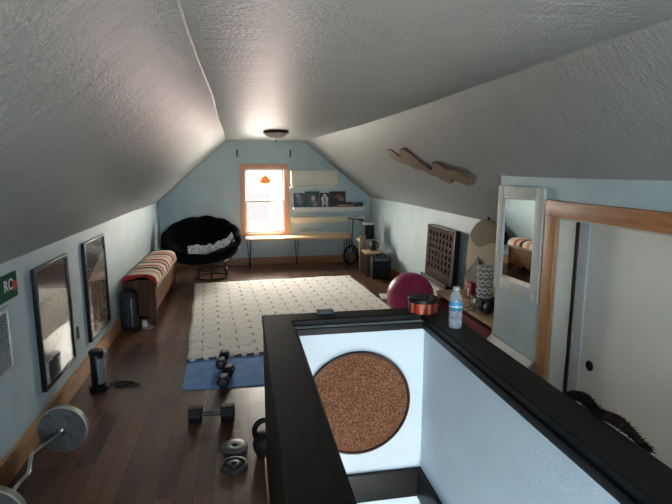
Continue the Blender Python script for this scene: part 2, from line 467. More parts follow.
tin = thing('round_tin', 'round tin with red and tan striped side and black lid on rail corner', 'tin', (.94, 2.505, RT))
def m_tin():
    t = NT('striped_tin_wrap'); x, y, z = t.xyz()
    a = t.M('DIVIDE', t.M('ADD', t.M('ARCTAN2', y, x), pi), 2*pi)
    k = t.M('FRACT', t.M('MULTIPLY', a, 5.0))
    t.col(t.ramp(k, [(0, (140, 24, 20)), (.25, (176, 116, 78)), (.42, (112, 24, 20)), (.6, (150, 42, 32)), (.8, (166, 96, 64))], 'CONSTANT'))
    t.set(.4); return t.m
b = MB(); b.lathe([(.076, 0), (.078, .003), (.078, .054), (.076, .056)], 40); b.build('body', m_tin(), tin)
b = MB(); b.lathe([(.0795, .0562), (.081, .06), (.081, .073), (.077, .078), (.06, .078), (.056, .073), (0, .073)], 40); ld = b.build('lid', black_plastic, tin)
b = MB()
for k in range(7):
    a = k*2*pi/7; b.sphere((.045*cos(a), .045*sin(a), .077), .014, .014, .008, 12, 6)
b.sphere((0, 0, .078), .016, .016, .009, 12, 6)
b.build('lid_knobs', plain('grey_lid_detail', (74, 72, 68), .4), ld)

bt = thing('water_bottle', 'clear plastic water bottle with blue label standing on right black rail', 'bottle', (.992, 2.20, RT))
prof = [(0, .004), (.02, 0), (.028, .002), (.0315, .01)]
for k in range(5): prof += [(.0325, .016+.013*k), (.0305, .0225+.013*k)]
prof += [(.0325, .084), (.0325, .088)]
prof += [(.0318, .089), (.0318, .131), (.0325, .132), (.0325, .136), (.030, .148), (.022, .168), (.0145, .178), (.0125, .18), (.0125, .186), (.0145, .187), (.0145, .189), (.0125, .19)]
def m_pet(name, dif, tint):
    m = m_glass(name, .08, tint, 2.2); t = m.node_tree; o = t.nodes['Material Output']; src = o.inputs[0].links[0].from_socket
    d = t.nodes.new('ShaderNodeBsdfDiffuse'); d.inputs[0].default_value = (.8, .85, .88, 1)
    mx = t.nodes.new('ShaderNodeMixShader'); mx.inputs[0].default_value = dif
    t.links.new(src, mx.inputs[1]); t.links.new(d.outputs[0], mx.inputs[2]); t.links.new(mx.outputs[0], o.inputs[0]); return m
pet = m_pet('clear_plastic', .26, (244, 248, 250))
b = MB(); b.lathe(prof, 28); b.build('body', pet, bt)
def m_lab():
    t = NT('blue_bottle_label'); x, y, z = t.xyz()
    f = t.noise(t.co, 60, 2); k = t.M('ADD', z, t.M('MULTIPLY', f, .012))
    t.col(t.ramp(t.M('DIVIDE', k, .2), [(0, (40, 110, 150)), (.5, (52, 128, 150)), (.56, (200, 220, 220)), (.6, (60, 140, 190)), (.69, (170, 205, 215))], 'CONSTANT')); t.set(.35)
    return t.m
b = MB(); b.lathe([(.0326, .09), (.0328, .091), (.0328, .13), (.0326, .131)], 28, None, False, False); b.build('label_band', m_lab(), bt)
b = MB(); b.lathe([(.0148, .186), (.0158, .187), (.0158, .2), (.0145, .202), (0, .202)], 20); b.build('cap', m_pet('cap_plastic', .5, (240, 244, 246)), bt)
b = MB(); b.lathe([(0, .005), (.028, .004), (.0305, .012), (.0305, .035), (0, .035)], 24); b.build('water', m_pet('water', .3, (228, 238, 242)), bt)

# fuzzy fur piece draped on the outer edge of the right rail
def m_fur():
    t = NT('brown_fur'); t.xyz(); f = t.noise(t.co, 24, 4)
    t.col(t.ramp(f, [(.3, (12, 8, 7)), (.55, (34, 23, 18)), (.75, (66, 50, 40))])); t.set(.9, 0, .1); return t.m
b = MB(); cs = []
for i in range(26):
    u = i/25; y = 1.46-.34*u; cs.append((1.092+.008*sin(u*9), y, .908+.016*sin(u*pi)+.007*sin(u*12), .009+.012*abs(sin(pi*min(1, .12+u*.95)))**.7*(.75+.25*sin(u*11))))
for (x, y, z, r) in cs: b.sphere((x, y, z), r*1.0, r*1.1, r, 10, 6)
for (x, y, z, r) in cs:
    for k in range(90):
        d = Vector((random.gauss(0, 1), random.gauss(0, 1), random.gauss(0, 1))).normalized()
        if d.z < -.55: continue
        p = Vector((x, y, z))+d*r*.9; q = p+d*(.004+.009*random.random())+Vector((random.gauss(0, .006), random.gauss(0, .006), -.002))
        s = d.orthogonal().normalized()*.0016
        v = [b.bm.verts.new(w) for w in (p-s, p+s, q)]; b.bm.faces.new(v)
o = b.build('fur_scarf', m_fur(), fixn=False)
tag(o, 'dark brown fuzzy fur scarf draped over outer edge of the black rail before the closet', 'scarf')

# ------------------------------------------------------------------ closet wall items: mirror, heater
mr = thing('wall_mirror', 'rectangular mirror in a pale frame hanging beside the closet door', 'mirror', (1.932, 2.985, 0), R(3.2))
MW, M0, M1, FW = .535, .775, 1.552, .075
b = MB()   # local: y along width, -x faces the room
b.box(-.012, .012, 0, FW, M0, M1, .004); b.box(-.012, .012, MW-FW, MW, M0, M1, .004)
b.box(-.012, .012, FW, MW-FW, M0, M0+FW, .004); b.box(-.012, .012, FW, MW-FW, M1-FW, M1, .004)
b.build('frame', grey_frame, mr)
b = MB(); t = .012
b.box(-.010, .004, FW-.001, FW+t, M0+FW, M1-FW, .002); b.box(-.010, .004, MW-FW-t, MW-FW+.001, M0+FW, M1-FW, .002)
b.box(-.010, .004, FW+t, MW-FW-t, M0+FW-.001, M0+FW+t, .002); b.box(-.010, .004, FW+t, MW-FW-t, M1-FW-t, M1-FW+.001, .002)
b.build('inner_bevel', plain('bright_bevel', (228, 230, 226), .3, var=.02), mr)
b = MB(); b.box(-.003, .003, FW+t, MW-FW-t, M0+FW+t, M1-FW-t); b.build('glass', mirror_mat, mr, smooth=False)
b = MB(); b.box(.003, .01, .02, MW-.02, M0+.02, M1-.02); b.build('backing', plain('mdf', (120, 96, 70), .8), mr, smooth=False)
b = MB(); b.box(.008, .046, MW-.05, MW-.03, 1.2, 1.25); b.build('bracket', black_metal, mr, smooth=False)

ht = thing('wall_heater', 'long white heater cover on wall below the framed mirror', 'heater', (CX, 2.95, .283))
b = MB(); b.prism([(0, 0), (-.062, 0), (-.068, .012), (-.068, .055), (-.036, .092), (0, .092)], lambda x, z: (x, .018, z), lambda x, z: (x, .59, z))
b.build('cover', plain('heater_enamel', (214, 212, 204), .45, var=.03), ht)
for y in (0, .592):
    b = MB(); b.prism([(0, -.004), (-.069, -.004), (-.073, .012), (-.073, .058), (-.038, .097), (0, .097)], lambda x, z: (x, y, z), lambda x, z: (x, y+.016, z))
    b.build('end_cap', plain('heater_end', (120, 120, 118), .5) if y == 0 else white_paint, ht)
b = MB()
for k in range(3): b.box(-.0695, -.0675, .03, .58, .018+.011*k, .022+.011*k)
b.build('louver', plain('heater_slot', (150, 148, 142), .5), ht, smooth=False)

# ------------------------------------------------------------------ left wall: pictures, sign, vent
def m_print(kind):
    t = NT('landscape_print_'+kind); x, y, z = t.xyz()     # local y: 0..W, z: 0..H
    if kind == 'shore':
        v = t.vec(0.0, t.M('MULTIPLY', y, 9.0), t.M('MULTIPLY', z, 3.0))
        f = t.noise(v, 4, 5, .7); f2 = t.noise(t.vec(0.0, t.M('MULTIPLY', y, 3.0), t.M('MULTIPLY', z, 18.0)), 3, 3)
        zz = t.M('ADD', z, t.M('MULTIPLY', t.M('SUBTRACT', f, .5), .16))
        base = t.ramp(t.M('DIVIDE', zz, .8), [(0, (214, 200, 178)), (.6, (200, 182, 156)), (.7, (120, 104, 90)), (.78, (72, 62, 56)), (1, (96, 84, 76))])
        specks = t.M('GREATER_THAN', f2, .62)
        base = t.mix(t.M('MULTIPLY', specks, .4), base, (104, 92, 80))
        # snowy bank, lower right, edge sloping
        e = t.M('SUBTRACT', t.M('ADD', .16, t.M('MULTIPLY', t.M('POWER', t.M('DIVIDE', y, .6), 1.6), .22)), z)
        base = t.mix(t.M('GREATER_THAN', e, 0.0), base, (226, 228, 226))
        # dark stump at the bottom
        sx = t.M('ABSOLUTE', t.M('SUBTRACT', y, .22)); st = t.M('MULTIPLY', t.M('LESS_THAN', sx, t.M('ADD', .1, t.M('MULTIPLY', f, .03))), t.M('LESS_THAN', z, t.M('ADD', .13, t.M('MULTIPLY', f, .06))))
        base = t.mix(st, base, (64, 60, 58))
    else:
        f = t.noise(t.vec(0.0, t.M('MULTIPLY', y, 5.0), t.M('MULTIPLY', z, 5.0)), 3, 6, .7, .6)
        base = t.ramp(f, [(.3, (72, 60, 52)), (.5, (132, 112, 96)), (.7, (170, 150, 132))])
        top = t.ramp(f, [(.3, (62, 64, 66)), (.6, (112, 108, 104)), (.8, (150, 144, 138))])
        e = t.M('SUBTRACT', z, t.M('SUBTRACT', .56, t.M('MULTIPLY', y, -.05)))
        base = t.mix(t.M('GREATER_THAN', e, 0.0), base, top)
        w = t.M('SUBTRACT', t.M('MULTIPLY', y, .28), t.M('ABSOLUTE', t.M('SUBTRACT', z, t.M('ADD', .5, t.M('MULTIPLY', y, .1)))))
        base = t.mix(t.M('GREATER_THAN', w, 0.02), base, (206, 194, 178))
    t.col(base); t.set(.25, 0, .5, Coat_Weight=.6, Coat_Roughness=.05); return t.m
frame_black = plain('black_frame_lacquer', (20, 20, 21), .3, var=.05)
def picture(y0, y1, z0, z1, kind, label):
    w, h = y1-y0, z1-z0
    p = thing('framed_picture', label, 'picture', (-1.3, y0, z0), group=None)
    b = MB(); f = .022
    b.box(0, .03, 0, f, 0, h, .003); b.box(0, .03, w-f, w, 0, h, .003); b.box(0, .03, f, w-f, 0, f, .003); b.box(0, .03, f, w-f, h-f, h, .003)
    b.build('frame', frame_black, p)
    b = MB(); b.box(.004, .016, f, w-f, f, h-f); b.build('print', m_print(kind), p, smooth=False)
    b = MB(); b.box(.0185, .0195, f, w-f, f, h-f); b.build('glass', clear_glass, p, smooth=False)
    return p
picture(3.345, 3.955, .255, 1.06, 'shore', 'black framed picture with pale snowy lower half, nearer of two by the vent')
picture(4.365, 4.995, .235, 1.074, 'rocks', 'black framed picture of dark brown rocks, nearer the striped bench')

sg = thing('street_sign', 'green metal sign with white letters and red emblem on left wall', 'sign', (-1.3, 2.55, .952))
b = MB(); b.box(0, .006, 0, .592, 0, .146, .002); b.build('panel', plain('sign_green', (20, 92, 62), .75, spec=.1), sg)
RM = Matrix(((0, 0, 1, 0), (1, 0, 0, 0), (0, 1, 0, 0), (0, 0, 0, 1)))
wht = plain('sign_white', (224, 228, 224), .5, var=.02)
text_mesh('lettering', 'RO', .088, wht, sg, Matrix.Translation((.0068, .487, .08)) @ RM, .0006, .001)
b = MB(); hp = []
for i in range(24):
    a = 2*pi*i/24; hp.append((.028*(16*sin(a)**3)/16, .03*(13*cos(a)-5*cos(2*a)-2*cos(3*a)-cos(4*a))/14))
b.prism(hp, lambda u, w: (.0062, .553+u, .07+w), lambda u, w: (.009, .553+u, .07+w)); b.build('emblem', plain('sign_red', (206, 62, 46), .5), sg)

vt = thing('wall_vent', 'white louvered return air vent low on left wall', 'vent', (-1.3, 2.45, .555))
b = MB(); w, h, f = .555, .375, .03
b.box(0, .012, 0, f, 0, h, .002); b.box(0, .012, w-f, w, 0, h, .002); b.box(0, .012, f, w-f, 0, f, .002); b.box(0, .012, f, w-f, h-f, h, .002)
b.build('frame', plain('vent_white', (196, 200, 200), .5, var=.02), vt)
b = MB()
for k in range(21):
    z = f+.006+k*.0148
    b.prism([(0.003, z+.002), (.005, z+.002), (.0105, z-.002), (.0085, z-.002)], lambda x, zz: (x, f, zz), lambda x, zz: (x, w-f, zz))
b.build('louvers', plain('vent_white'), vt)
b = MB(); b.box(0, .0015, f, w-f, f, h-f); b.build('dark_backing', plain('vent_dark', (52, 54, 56), .8), vt, smooth=False)  # dark sheet stands in for the shade behind the louvers

ol = thing('wall_cable_cover', 'thin dark vertical cable cover between the two black framed pictures', 'cable cover', (-1.3, 4.11, .355))
b = MB(); b.box(0, .012, -.011, .011, 0, .1, .003); b.build('body', plain('dim_grey_plastic', (92, 96, 98), .5), ol)

# ------------------------------------------------------------------ left side: tower heater, bag, bench
th = thing('tower_heater', 'small black and silver tower heater standing by left baseboard', 'heater', (-1.125, 3.94, 0), R(14))
b = MB(); b.lathe([(.056, 0), (.068, .004), (.07, .02), (.062, .032), (.046, .036)], 28); b.build('base', black_plastic, th)
b = MB(); b.lathe([(.046, .034), (.05, .05), (.05, .272), (.046, .28)], 28); b.build('column', black_plastic, th)
b = MB()
b.prism([(.0535*cos(a), .0535*sin(a)) for a in [R(-92+8*i) for i in range(11)]]+[(.046*cos(a), .046*sin(a)) for a in [R(-12-8*i) for i in range(11)]],
        lambda x, y: (x, y, .055), lambda x, y: (x, y, .255))
b.build('grille', plain('silver_grille', (150, 152, 154), .4, metal=.3), th)
b = MB(); b.lathe([(.046, .276), (.057, .284), (.059, .302), (.05, .314), (0, .316)], 28); b.build('top_cap', black_plastic, th)
b = MB()
b.tube([(.05, .03, .012), (.12, .06, .006), (.2, .04, .006), (.25, .0, .006), (.19, -.02, .006), (.11, -.01, .006), (.13, -.05, .006), (.26, -.06, .006)], .0065, 8)
b.build('cord', black_rubber, th)
b = MB(); b.tube([(.245, -.06, .01), (.29, -.062, .01)], .01, 8); b.build('plug', black_plastic, th)

bg = thing('travel_bag', 'black upright travel bag standing at near end of striped bench', 'bag', (-1.2, 5.47, 0), R(4))
b = MB(); b.box(-.085, .075, -.1, .1, .012, .4, .03); b.build('body', plain('black_nylon', (24, 26, 30), .6, bump=.1, bscale=60), bg)
b = MB(); b.box(-.03, .07, -.118, -.1, .05, .34, .008); b.build('front_pocket', plain('charcoal_nylon', (40, 43, 48), .55), bg)
b = MB(); b.box(.03, .042, -.121, -.117, .05, .35, .001); b.build('zipper', plain('zip_grey', (120, 122, 126), .4, metal=.4), bg)
b = MB(); b.tube([(-.04, 0, .395), (-.04, 0, .425), (.03, 0, .425), (.03, 0, .395)], .008, 8); b.build('handle', black_rubber, bg)
for x in (-.06, .05):
    b = MB(); b.lathe([(.014, -.01), (.014, .01)], 14, Matrix.Translation((x, -.07, .0145)) @ Matrix.Rotation(R(90), 4, 'Y')); b.build('wheel', black_rubber, bg)

ps = thing('power_adapter', 'white power adapter with coiled cord beside the black bag', 'adapter', (-1.065, 5.5, 0), R(20))
b = MB(); b.box(-.025, .025, -.04, .04, 0, .075, .008); b.build('body', white_paint, ps)
b = MB(); b.tube([(.02+.055*cos(a)*(.6+.4*sin(a*.31)), -.03+.07*sin(a)+.02*cos(a*.7), .006+.003*(a/6)) for a in [i*.4 for i in range(40)]], .004, 6)
b.build('cord', plain('pale_cord', (168, 168, 164), .5), ps)

BX0, BX1, BY0, BY1 = -1.285, -.955, 5.62, 7.3
sb = thing('storage_bench', 'dark brown wooden bench with arched ends along left wall', 'bench', (0, 0, 0))
sb.location = (BX0, BY0, 0)
W, Ln = BX1-BX0, BY1-BY0
endp = [(0, 0), (.05, 0), (.075, .06), (.12, .085), (W-.12, .085), (W-.075, .06), (W-.05, 0), (W, 0), (W, .44), (W-.035, .476), (W*.5, .49), (.035, .476), (0, .44)]
for y in (0, Ln-.03):
    b = MB(); b.prism(endp, lambda x, z: (x, y, z), lambda x, z: (x, y+.03, z)); b.build('end_panel', wood('walnut_shaded', (70, 46, 33), (98, 66, 46), 2, .6, 1.0, .15), sb, bev=.003)
b = MB(); b.box(W-.03, W-.008, .03, Ln-.03, .13, .46, .002); b.build('front_panel', wood('walnut_lit', (112, 78, 55), (142, 102, 74), 1, .5, 1.0, .2), sb)  # lit and shaded copies of one walnut: front lighter, ends darker
b = MB(); b.box(.008, .03, .03, Ln-.03, .17, .44, .002); b.build('back_panel', brown_wood, sb)
b = MB(); b.box(.03, W-.03, .03, Ln-.03, .17, .19); b.build('bottom_panel', brown_wood, sb, smooth=False)
b = MB(); b.box(.03, W-.03, .03, Ln-.03, .44, .475, .002); b.build('seat', brown_wood, sb)

def m_stripes():
    t = NT('striped_blanket_weave'); x, y, z = t.xyz()
    f = t.noise(t.co, 60, 2)
    k = t.M('FRACT', t.M('ADD', t.M('DIVIDE', t.M('ADD', y, t.M('MULTIPLY', z, .05)), .95), t.M('MULTIPLY', f, .02)))
    c = t.ramp(k, [(0, (168, 62, 56)), (.08, (226, 206, 186)), (.24, (206, 148, 130)), (.32, (228, 212, 196)), (.42, (86, 52, 48)), (.5, (216, 180, 160)),
                   (.58, (196, 104, 92)), (.66, (230, 214, 196)), (.82, (110, 66, 60)), (.9, (222, 198, 178))], 'CONSTANT')
    t.col(c); t.set(.95, 0, .1); t.bump(f, .3, .004); return t.m
bl = thing('striped_blanket', 'red and cream striped blanket folded over top of the wooden bench', 'blanket', (BX0, BY0, 0))
bp = [(-.004, .41), (-.006, .44), (.01, .488), (.05, .508), (.16, .515), (.25, .512), (W-.03, .498), (W+.004, .47), (W+.014, .43), (W+.018, .405)]
def bf(u, v):
    q = u*(len(bp)-1); i = min(int(q), len(bp)-2); f = q-i
    x = bp[i][0]*(1-f)+bp[i+1][0]*f; z = bp[i][1]*(1-f)+bp[i+1][1]*f
    y = -.012+v*(Ln+.02); n = noise.noise(Vector((x*4, y*3, 1)))*.006
    return (x, y, z+n+.028)
b = MB(); b.grid(bf, 27, 60); o = b.build('blanket_cloth', m_stripes(), bl, angle=60, solid=.008)
b = MB()   # the near edge folds down in red
b.grid(lambda u, v: tuple(Vector(bf(u, 0))+Vector((0, -.004-.006*v, -.045*v*(1-.75*max(0, 1-abs(u-.5)*6))))), 27, 3)
b.build('hem', plain('red_hem', (166, 48, 40), .9, var=.15, scale=40), bl, angle=60, solid=.004)
b = MB()
for k in range(120):
    y = k/119*(Ln)-.005; p = Vector(bf(1, k/119)); b.tube([p, p+Vector((.004, random.uniform(-.006, .006), -.022)), p+Vector((.003, random.uniform(-.008, .008), -.036))], .0036, 5)
b.build('fringe', plain('cream_fringe', (232, 222, 206), .9), bl)

# ------------------------------------------------------------------ papasan chair
pp = thing('papasan_chair', 'round black papasan chair on dark rattan base near the far left corner', 'chair', (-.48, 7.92, 0), R(8))
b = MB()
for z, r in ((.014, .25), (.14, .22)):
    b.tube([(r*cos(2*pi*i/40), r*sin(2*pi*i/40), z) for i in range(40)], .013, 8, closed=True)
b.build('base_ring', rattan, pp)
for k in range(6):
    a = 2*pi*k/6+.35
    b = MB(); b.tube([(.25*cos(a), .25*sin(a), .0145), (.22*cos(a+.05), .22*sin(a+.05), .14), (.24*cos(a), .24*sin(a), .265)], .014, 8); b.build('post', rattan, pp)
b = MB(); b.tube([(.24*cos(2*pi*i/32), .24*sin(2*pi*i/32), .265) for i in range(32)], .015, 8, closed=True); b.build('top_ring', rattan, pp)
TM = Matrix.Translation((-.14, -.02, .575)) @ Matrix.Rotation(R(-4), 4, 'Y') @ Matrix.Rotation(R(25), 4, 'X') @ Matrix.Diagonal((.94, .94, .94, 1))
RC = .60
b = MB(); b.tube([TM @ Vector((RC*cos(2*pi*i/64), RC*sin(2*pi*i/64), -.045)) for i in range(64)], .015, 8, closed=True)
for k in range(16):
    a = 2*pi*k/16; b.tube([TM @ Vector((rr*cos(a), rr*sin(a), zz-.015)) for rr, zz in ((.60, -.03), (.54, -.15), (.42, -.25), (.26, -.31), (.1, -.33))], .008, 6)
b.build('bowl_frame', rattan, pp)
prof = [(0, -.305), (.14, -.30), (.3, -.27), (.44, -.2), (.55, -.1), (.615, 0), (.63, .05), (.61, .095), (.56, .11), (.5, .085), (.42, .0), (.3, -.08), (.15, -.125), (0, -.135)]
def smoothprof(p, n=4):
    out = []
    for i in range(len(p)-1):
        p0, p1, p2, p3 = p[max(i-1, 0)], p[i], p[i+1], p[min(i+2, len(p)-1)]
        for k in range(n):
            t = k/n
            out.append(tuple(max(0, .5*((2*p1[j])+(-p0[j]+p2[j])*t+(2*p0[j]-5*p1[j]+4*p2[j]-p3[j])*t*t+(-p0[j]+3*p1[j]-3*p2[j]+p3[j])*t**3)) if j == 0 else
                             .5*((2*p1[j])+(-p0[j]+p2[j])*t+(2*p0[j]-5*p1[j]+4*p2[j]-p3[j])*t*t+(-p0[j]+3*p1[j]-3*p2[j]+p3[j])*t**3) for j in (0, 1)))
    out.append(p[-1]); return out
b = MB(); b.lathe(smoothprof(prof), 72)
for v in b.bm.verts:
    a = math.atan2(v.co.y, v.co.x); r = math.hypot(v.co.x, v.co.y)
    k = .018*abs(sin(a*6))*(min(1, r/.4))+.012*noise.noise(v.co*5)
    v.co += Vector((cos(a)*k*.6, sin(a)*k*.6, k)); v.co = TM @ v.co
b.build('cushion', plain('black_velvet_cushion', (9, 10, 15), .95, spec=.05, var=.2, scale=8), pp, angle=70)
# pale throw in the bowl
def tf(u, v):
    x = -.24+.72*u; w = .14+.05*sin(u*7)
    y = -.12-.02*sin(u*5)+(v-.5)*2*w
    r = min(.6, math.hypot(x, y))
    z = -.135+.0*r+(.62*r*r if r < .42 else .109+(r-.42)*1.0)
    n = noise.noise(Vector((x*11, y*11, .3)))*.07+noise.noise(Vector((x*26, y*26, 2)))*.035
    bul = .10*sin(pi*v)*(.35+.65*sin(pi*min(1, u*1.02)))
    return TM @ Vector((x, y, z+bul+n*sin(pi*v)+.025))
b = MB(); b.grid(tf, 60, 24)
def m_throw():
    t = NT('mottled_grey_throw'); t.xyz(); f = t.noise(t.co, 38, 4, .7)
    t.col(t.ramp(f, [(.32, (90, 92, 94)), (.45, (190, 192, 192)), (.55, (244, 244, 242))])); t.set(.95, 0, .1); t.bump(f, .6, .01); return t.m
o = b.build('throw_blanket', m_throw(), angle=80, solid=.012)
o.location = pp.location; o.rotation_euler = pp.rotation_euler
tag(o, 'crumpled mottled grey throw lying in the black papasan cushion', 'throw')

# ------------------------------------------------------------------ rug, mat
def quad(p00, p10, p11, p01):
    p00, p10, p11, p01 = map(Vector, (p00, p10, p11, p01))
    return lambda u, v: (p00*(1-u)+p10*u)*(1-v)+(p01*(1-u)+p11*u)*v
rugq = quad((-.52, 4.358, 0), (1.79, 4.60, 0), (1.64, 7.63, 0), (-.715, 7.49, 0))
def m_rug():
    t = NT('cream_woven_rug'); x, y, z = t.xyz()
    w1 = t.noise(t.co, 5, 2); w2 = t.noise(t.vec(y, x, 3.0), 6, 2)
    # rug is slightly turned: use skewed coordinates
    xs = t.M('ADD', t.M('ADD', x, t.M('MULTIPLY', y, .066)), t.M('MULTIPLY', w1, .03)); yy = t.M('ADD', t.M('SUBTRACT', y, t.M('MULTIPLY', x, .07)), t.M('MULTIPLY', w2, .06))
    cx, cy = .165, .235
    col = t.M('FLOOR', t.M('DIVIDE', xs, cx)); odd = t.M('FRACT', t.M('MULTIPLY', col, .5))
    fx = t.M('ABSOLUTE', t.M('SUBTRACT', t.M('FRACT', t.M('DIVIDE', xs, cx)), .5))
    fy = t.M('ABSOLUTE', t.M('SUBTRACT', t.M('FRACT', t.M('ADD', t.M('DIVIDE', yy, cy), odd)), .5))
    mark = t.M('MULTIPLY', t.M('LESS_THAN', fx, .06), t.M('MULTIPLY', t.M('LESS_THAN', fy, .16), t.M('GREATER_THAN', fy, .05)))
    # faint zigzag lattice lines
    fy2 = t.M('FRACT', t.M('ADD', t.M('DIVIDE', yy, cy), t.M('MULTIPLY', fx, 1.0)))
    zig = t.M('MULTIPLY', t.M('LESS_THAN', t.M('ABSOLUTE', t.M('SUBTRACT', fy2, .5)), .05), t.M('GREATER_THAN', t.noise(t.co, 34, 1), .5))
    # dashed near border
    s = t.M('SUBTRACT', t.M('SUBTRACT', y, t.M('MULTIPLY', x, .105)), 4.43)
    bord = t.M('MULTIPLY', t.M('LESS_THAN', s, .022), t.M('LESS_THAN', t.M('FRACT', t.M('MULTIPLY', x, 9.0)), .6))
    f = t.noise(t.co, 90, 3)
    c = t.ramp(f, [(.3, (240, 234, 226)), (.7, (250, 247, 240))])
    c = t.mix(t.M('MULTIPLY', zig, .5), c, (120, 108, 98))
    c = t.mix(t.M('MULTIPLY', mark, .9), c, (44, 38, 36)); c = t.mix(t.M('MULTIPLY', bord, .85), c, (46, 42, 40))
    t.col(c); t.set(.95, 0, .1); t.bump(t.M('ADD', f, t.M('MULTIPLY', w1, 1.5)), .5, .008); return t.m
def rz_(p):  # rides over the mat
    k = max(0, min(1, (4.62-p.y)/.06))*(1 if p.x > -.56 else 0)
    return .0005+.0075*k
b = MB()
def rf(u, v):
    p = rugq(u, v); p.x += .006*sin(v*19); p.y += .008*sin(u*17)+.005*sin(u*41); p.z = rz_(p)+.009+.002*noise.noise(p*3); return p
b.grid(rf, 60, 70)
o = b.build('area_rug', m_rug(), angle=60, solid=.008)
tag(o, 'large cream woven rug with small black marks on wood floor', 'rug')
matq = quad((-.50, 3.784, 0), (.75, 3.765, 0), (.75, 4.60, 0), (-.515, 4.5, 0))
poly = []
for (u, v, a0) in ((0, 0, 180), (1, 0, 270), (1, 1, 0), (0, 1, 90)):
    for k in range(6):
        a = R(a0+18*k); c = matq(u, v); c = c+Vector(((.05 if u == 0 else -.05), (.05 if v == 0 else -.05), 0)); poly.append((c.x+.05*cos(a), c.y+.05*sin(a)))
b = MB(); b.prism(poly, lambda x, y: (x, y, .0005), lambda x, y: (x, y, .0075))
o = b.build('yoga_mat', plain('blue_foam', (112, 156, 206), .8, spec=.1, var=.08, scale=10, bump=.1, bscale=120), bev=.002)
tag(o, 'blue exercise mat on floor at near edge of cream rug', 'mat')

# ------------------------------------------------------------------ weights
def hexpr(r): return [(r*cos(R(60*i+30)), r*sin(R(60*i+30))) for i in range(6)]
def dumbbell(label, loc, rz, L, r, hl, group=None, face=None):
    """axis along local x, rests on a hex flat"""
    t = thing('hex_dumbbell', label, 'dumbbell', loc, rz, group)
    h = r*cos(R(30))
    b = MB(); n = 9
    b.tube([(-L/2+hl+(L-2*hl)*i/n, 0, h) for i in range(n+1)], lambda q: .0135+.004*sin(pi*q), 12); b.build('handle', chrome if face else dark_iron, t)
    for s in (-1, 1):
        b = MB(); pts = [(h*2/math.sqrt(3)*cos(R(60*i)), h*2/math.sqrt(3)*sin(R(60*i))) for i in range(6)]
        x0, x1 = s*(L/2-hl), s*(L/2)
        b.prism(pts, lambda y, z: (x0, y, z+h), lambda y, z: (x1, y, z+h)); hd = b.build('head', black_rubber, t, bev=.007)
        b = MB(); b.lathe([(.6*r, 0), (.6*r, .002), (.56*r, .003), (0, .003)], 24, Matrix.Translation((x1-s*.0005, 0, h)) @ Matrix.Rotation(R(90*s), 4, 'Y'))
        b.build('end_plate', dark_iron, hd)
    return t
dumbbell('large black hex dumbbell alone on the bare floor in front of blue mat', (-.243, 3.27, 0), R(-2), .30, .062, .088)
dumbbell('small black hex dumbbell lying at near edge of blue mat', (-.165, 3.90, .0077), R(80), .29, .05, .09, face=1)
dumbbell('small black hex dumbbell lying at the back of blue mat by the rug', (-.205, 4.27, .0077), R(84), .27, .046, .085, face=1)

def disc_plate(label, loc, rot, ridge=True, r=.078):
    t = thing('weight_plate', label, 'weight plate', loc, rot=rot)
    if ridge: prof = [(.016, 0), (r-.004, 0), (r, .004), (r, .024), (r-.006, .028), (r-.014, .028), (r-.018, .014), (.042, .013), (.039, .026), (.033, .03), (.018, .03), (.016, .027)]
    else: prof = [(.017, 0), (r-.006, 0), (r, .006), (r, .02), (r-.01, .028), (.03, .029), (.019, .027)]
    prof = prof+[prof[0]]
    b = MB(); b.lathe(prof, 48, None, False, False); b.build('disc', dark_iron if ridge else grey_iron, t)
    return t
disc_plate('small round iron weight plate with raised rim lying nearest on the floor', (-.09, 2.69, 0), (0, 0, 0), True)
disc_plate('smooth grey round weight plate lying tilted behind the rimmed plate', (-.088, 2.885, .0005), (R(1), R(0), 0), False)

kb = thing('kettlebell', 'black kettlebell on floor tucked behind corner of the black rail', 'kettlebell', (.10, 2.79, 0))
b = MB(); b.lathe([(0, 0), (.05, 0), (.062, .008), (.078, .045), (.082, .075), (.074, .11), (.055, .135), (.03, .145), (0, .147)], 36); b.build('bell', black_rubber, kb)
b = MB(); b.tube([(.055*cos(a)*(1.25 if abs(sin(a)) > .0 else 1), 0, .155+.068*sin(a)) for a in [R(-40+260*i/24) for i in range(25)]], .0165, 12); b.build('handle', black_metal, kb)

# EZ curl bar with two plates
P1, P2 = Vector((-1.092, 3.06, .142)), Vector((-1.135, 2.28, .142))
ez = thing('curl_bar', 'chrome curl bar loaded with two grey weight plates along left wall', 'barbell', (0, 0, 0))
ax = (P2-P1).normalized()
pts = [P1-ax*.09, P1, P1+ax*.07, Vector((-1.145, 2.84, .142)), Vector((-1.165, 2.775, .142)), Vector((-1.108, 2.60, .142)), Vector((-1.125, 2.5, .142)), P2-ax*.07, P2, P2+ax*.09]
fine = []
for i in range(len(pts)-1):
    for k in range(6): fine.append(pts[i].lerp(pts[i+1], k/6))
fine.append(pts[-1])
for _ in range(2): fine = [fine[0]]+[(fine[i-1]+fine[i]*2+fine[i+1])/4 for i in range(1, len(fine)-1)]+[fine[-1]]
b = MB(); b.tube(fine, .0125, 12); b.build('bar', chrome, ez)
q = Vector((0, 0, 1)).rotation_difference(ax).to_matrix().to_4x4()
def m_plate():
    t = NT('speckled_iron_plate'); x, y, z = t.xyz(); f = t.noise(t.co, 30, 4, .7)
    t.col(t.ramp(f, [(.3, (70, 71, 70)), (.55, (92, 93, 91)), (.7, (112, 110, 104))])); t.set(.5, .35); t.bump(f, .15); return t.m
pm = m_plate()
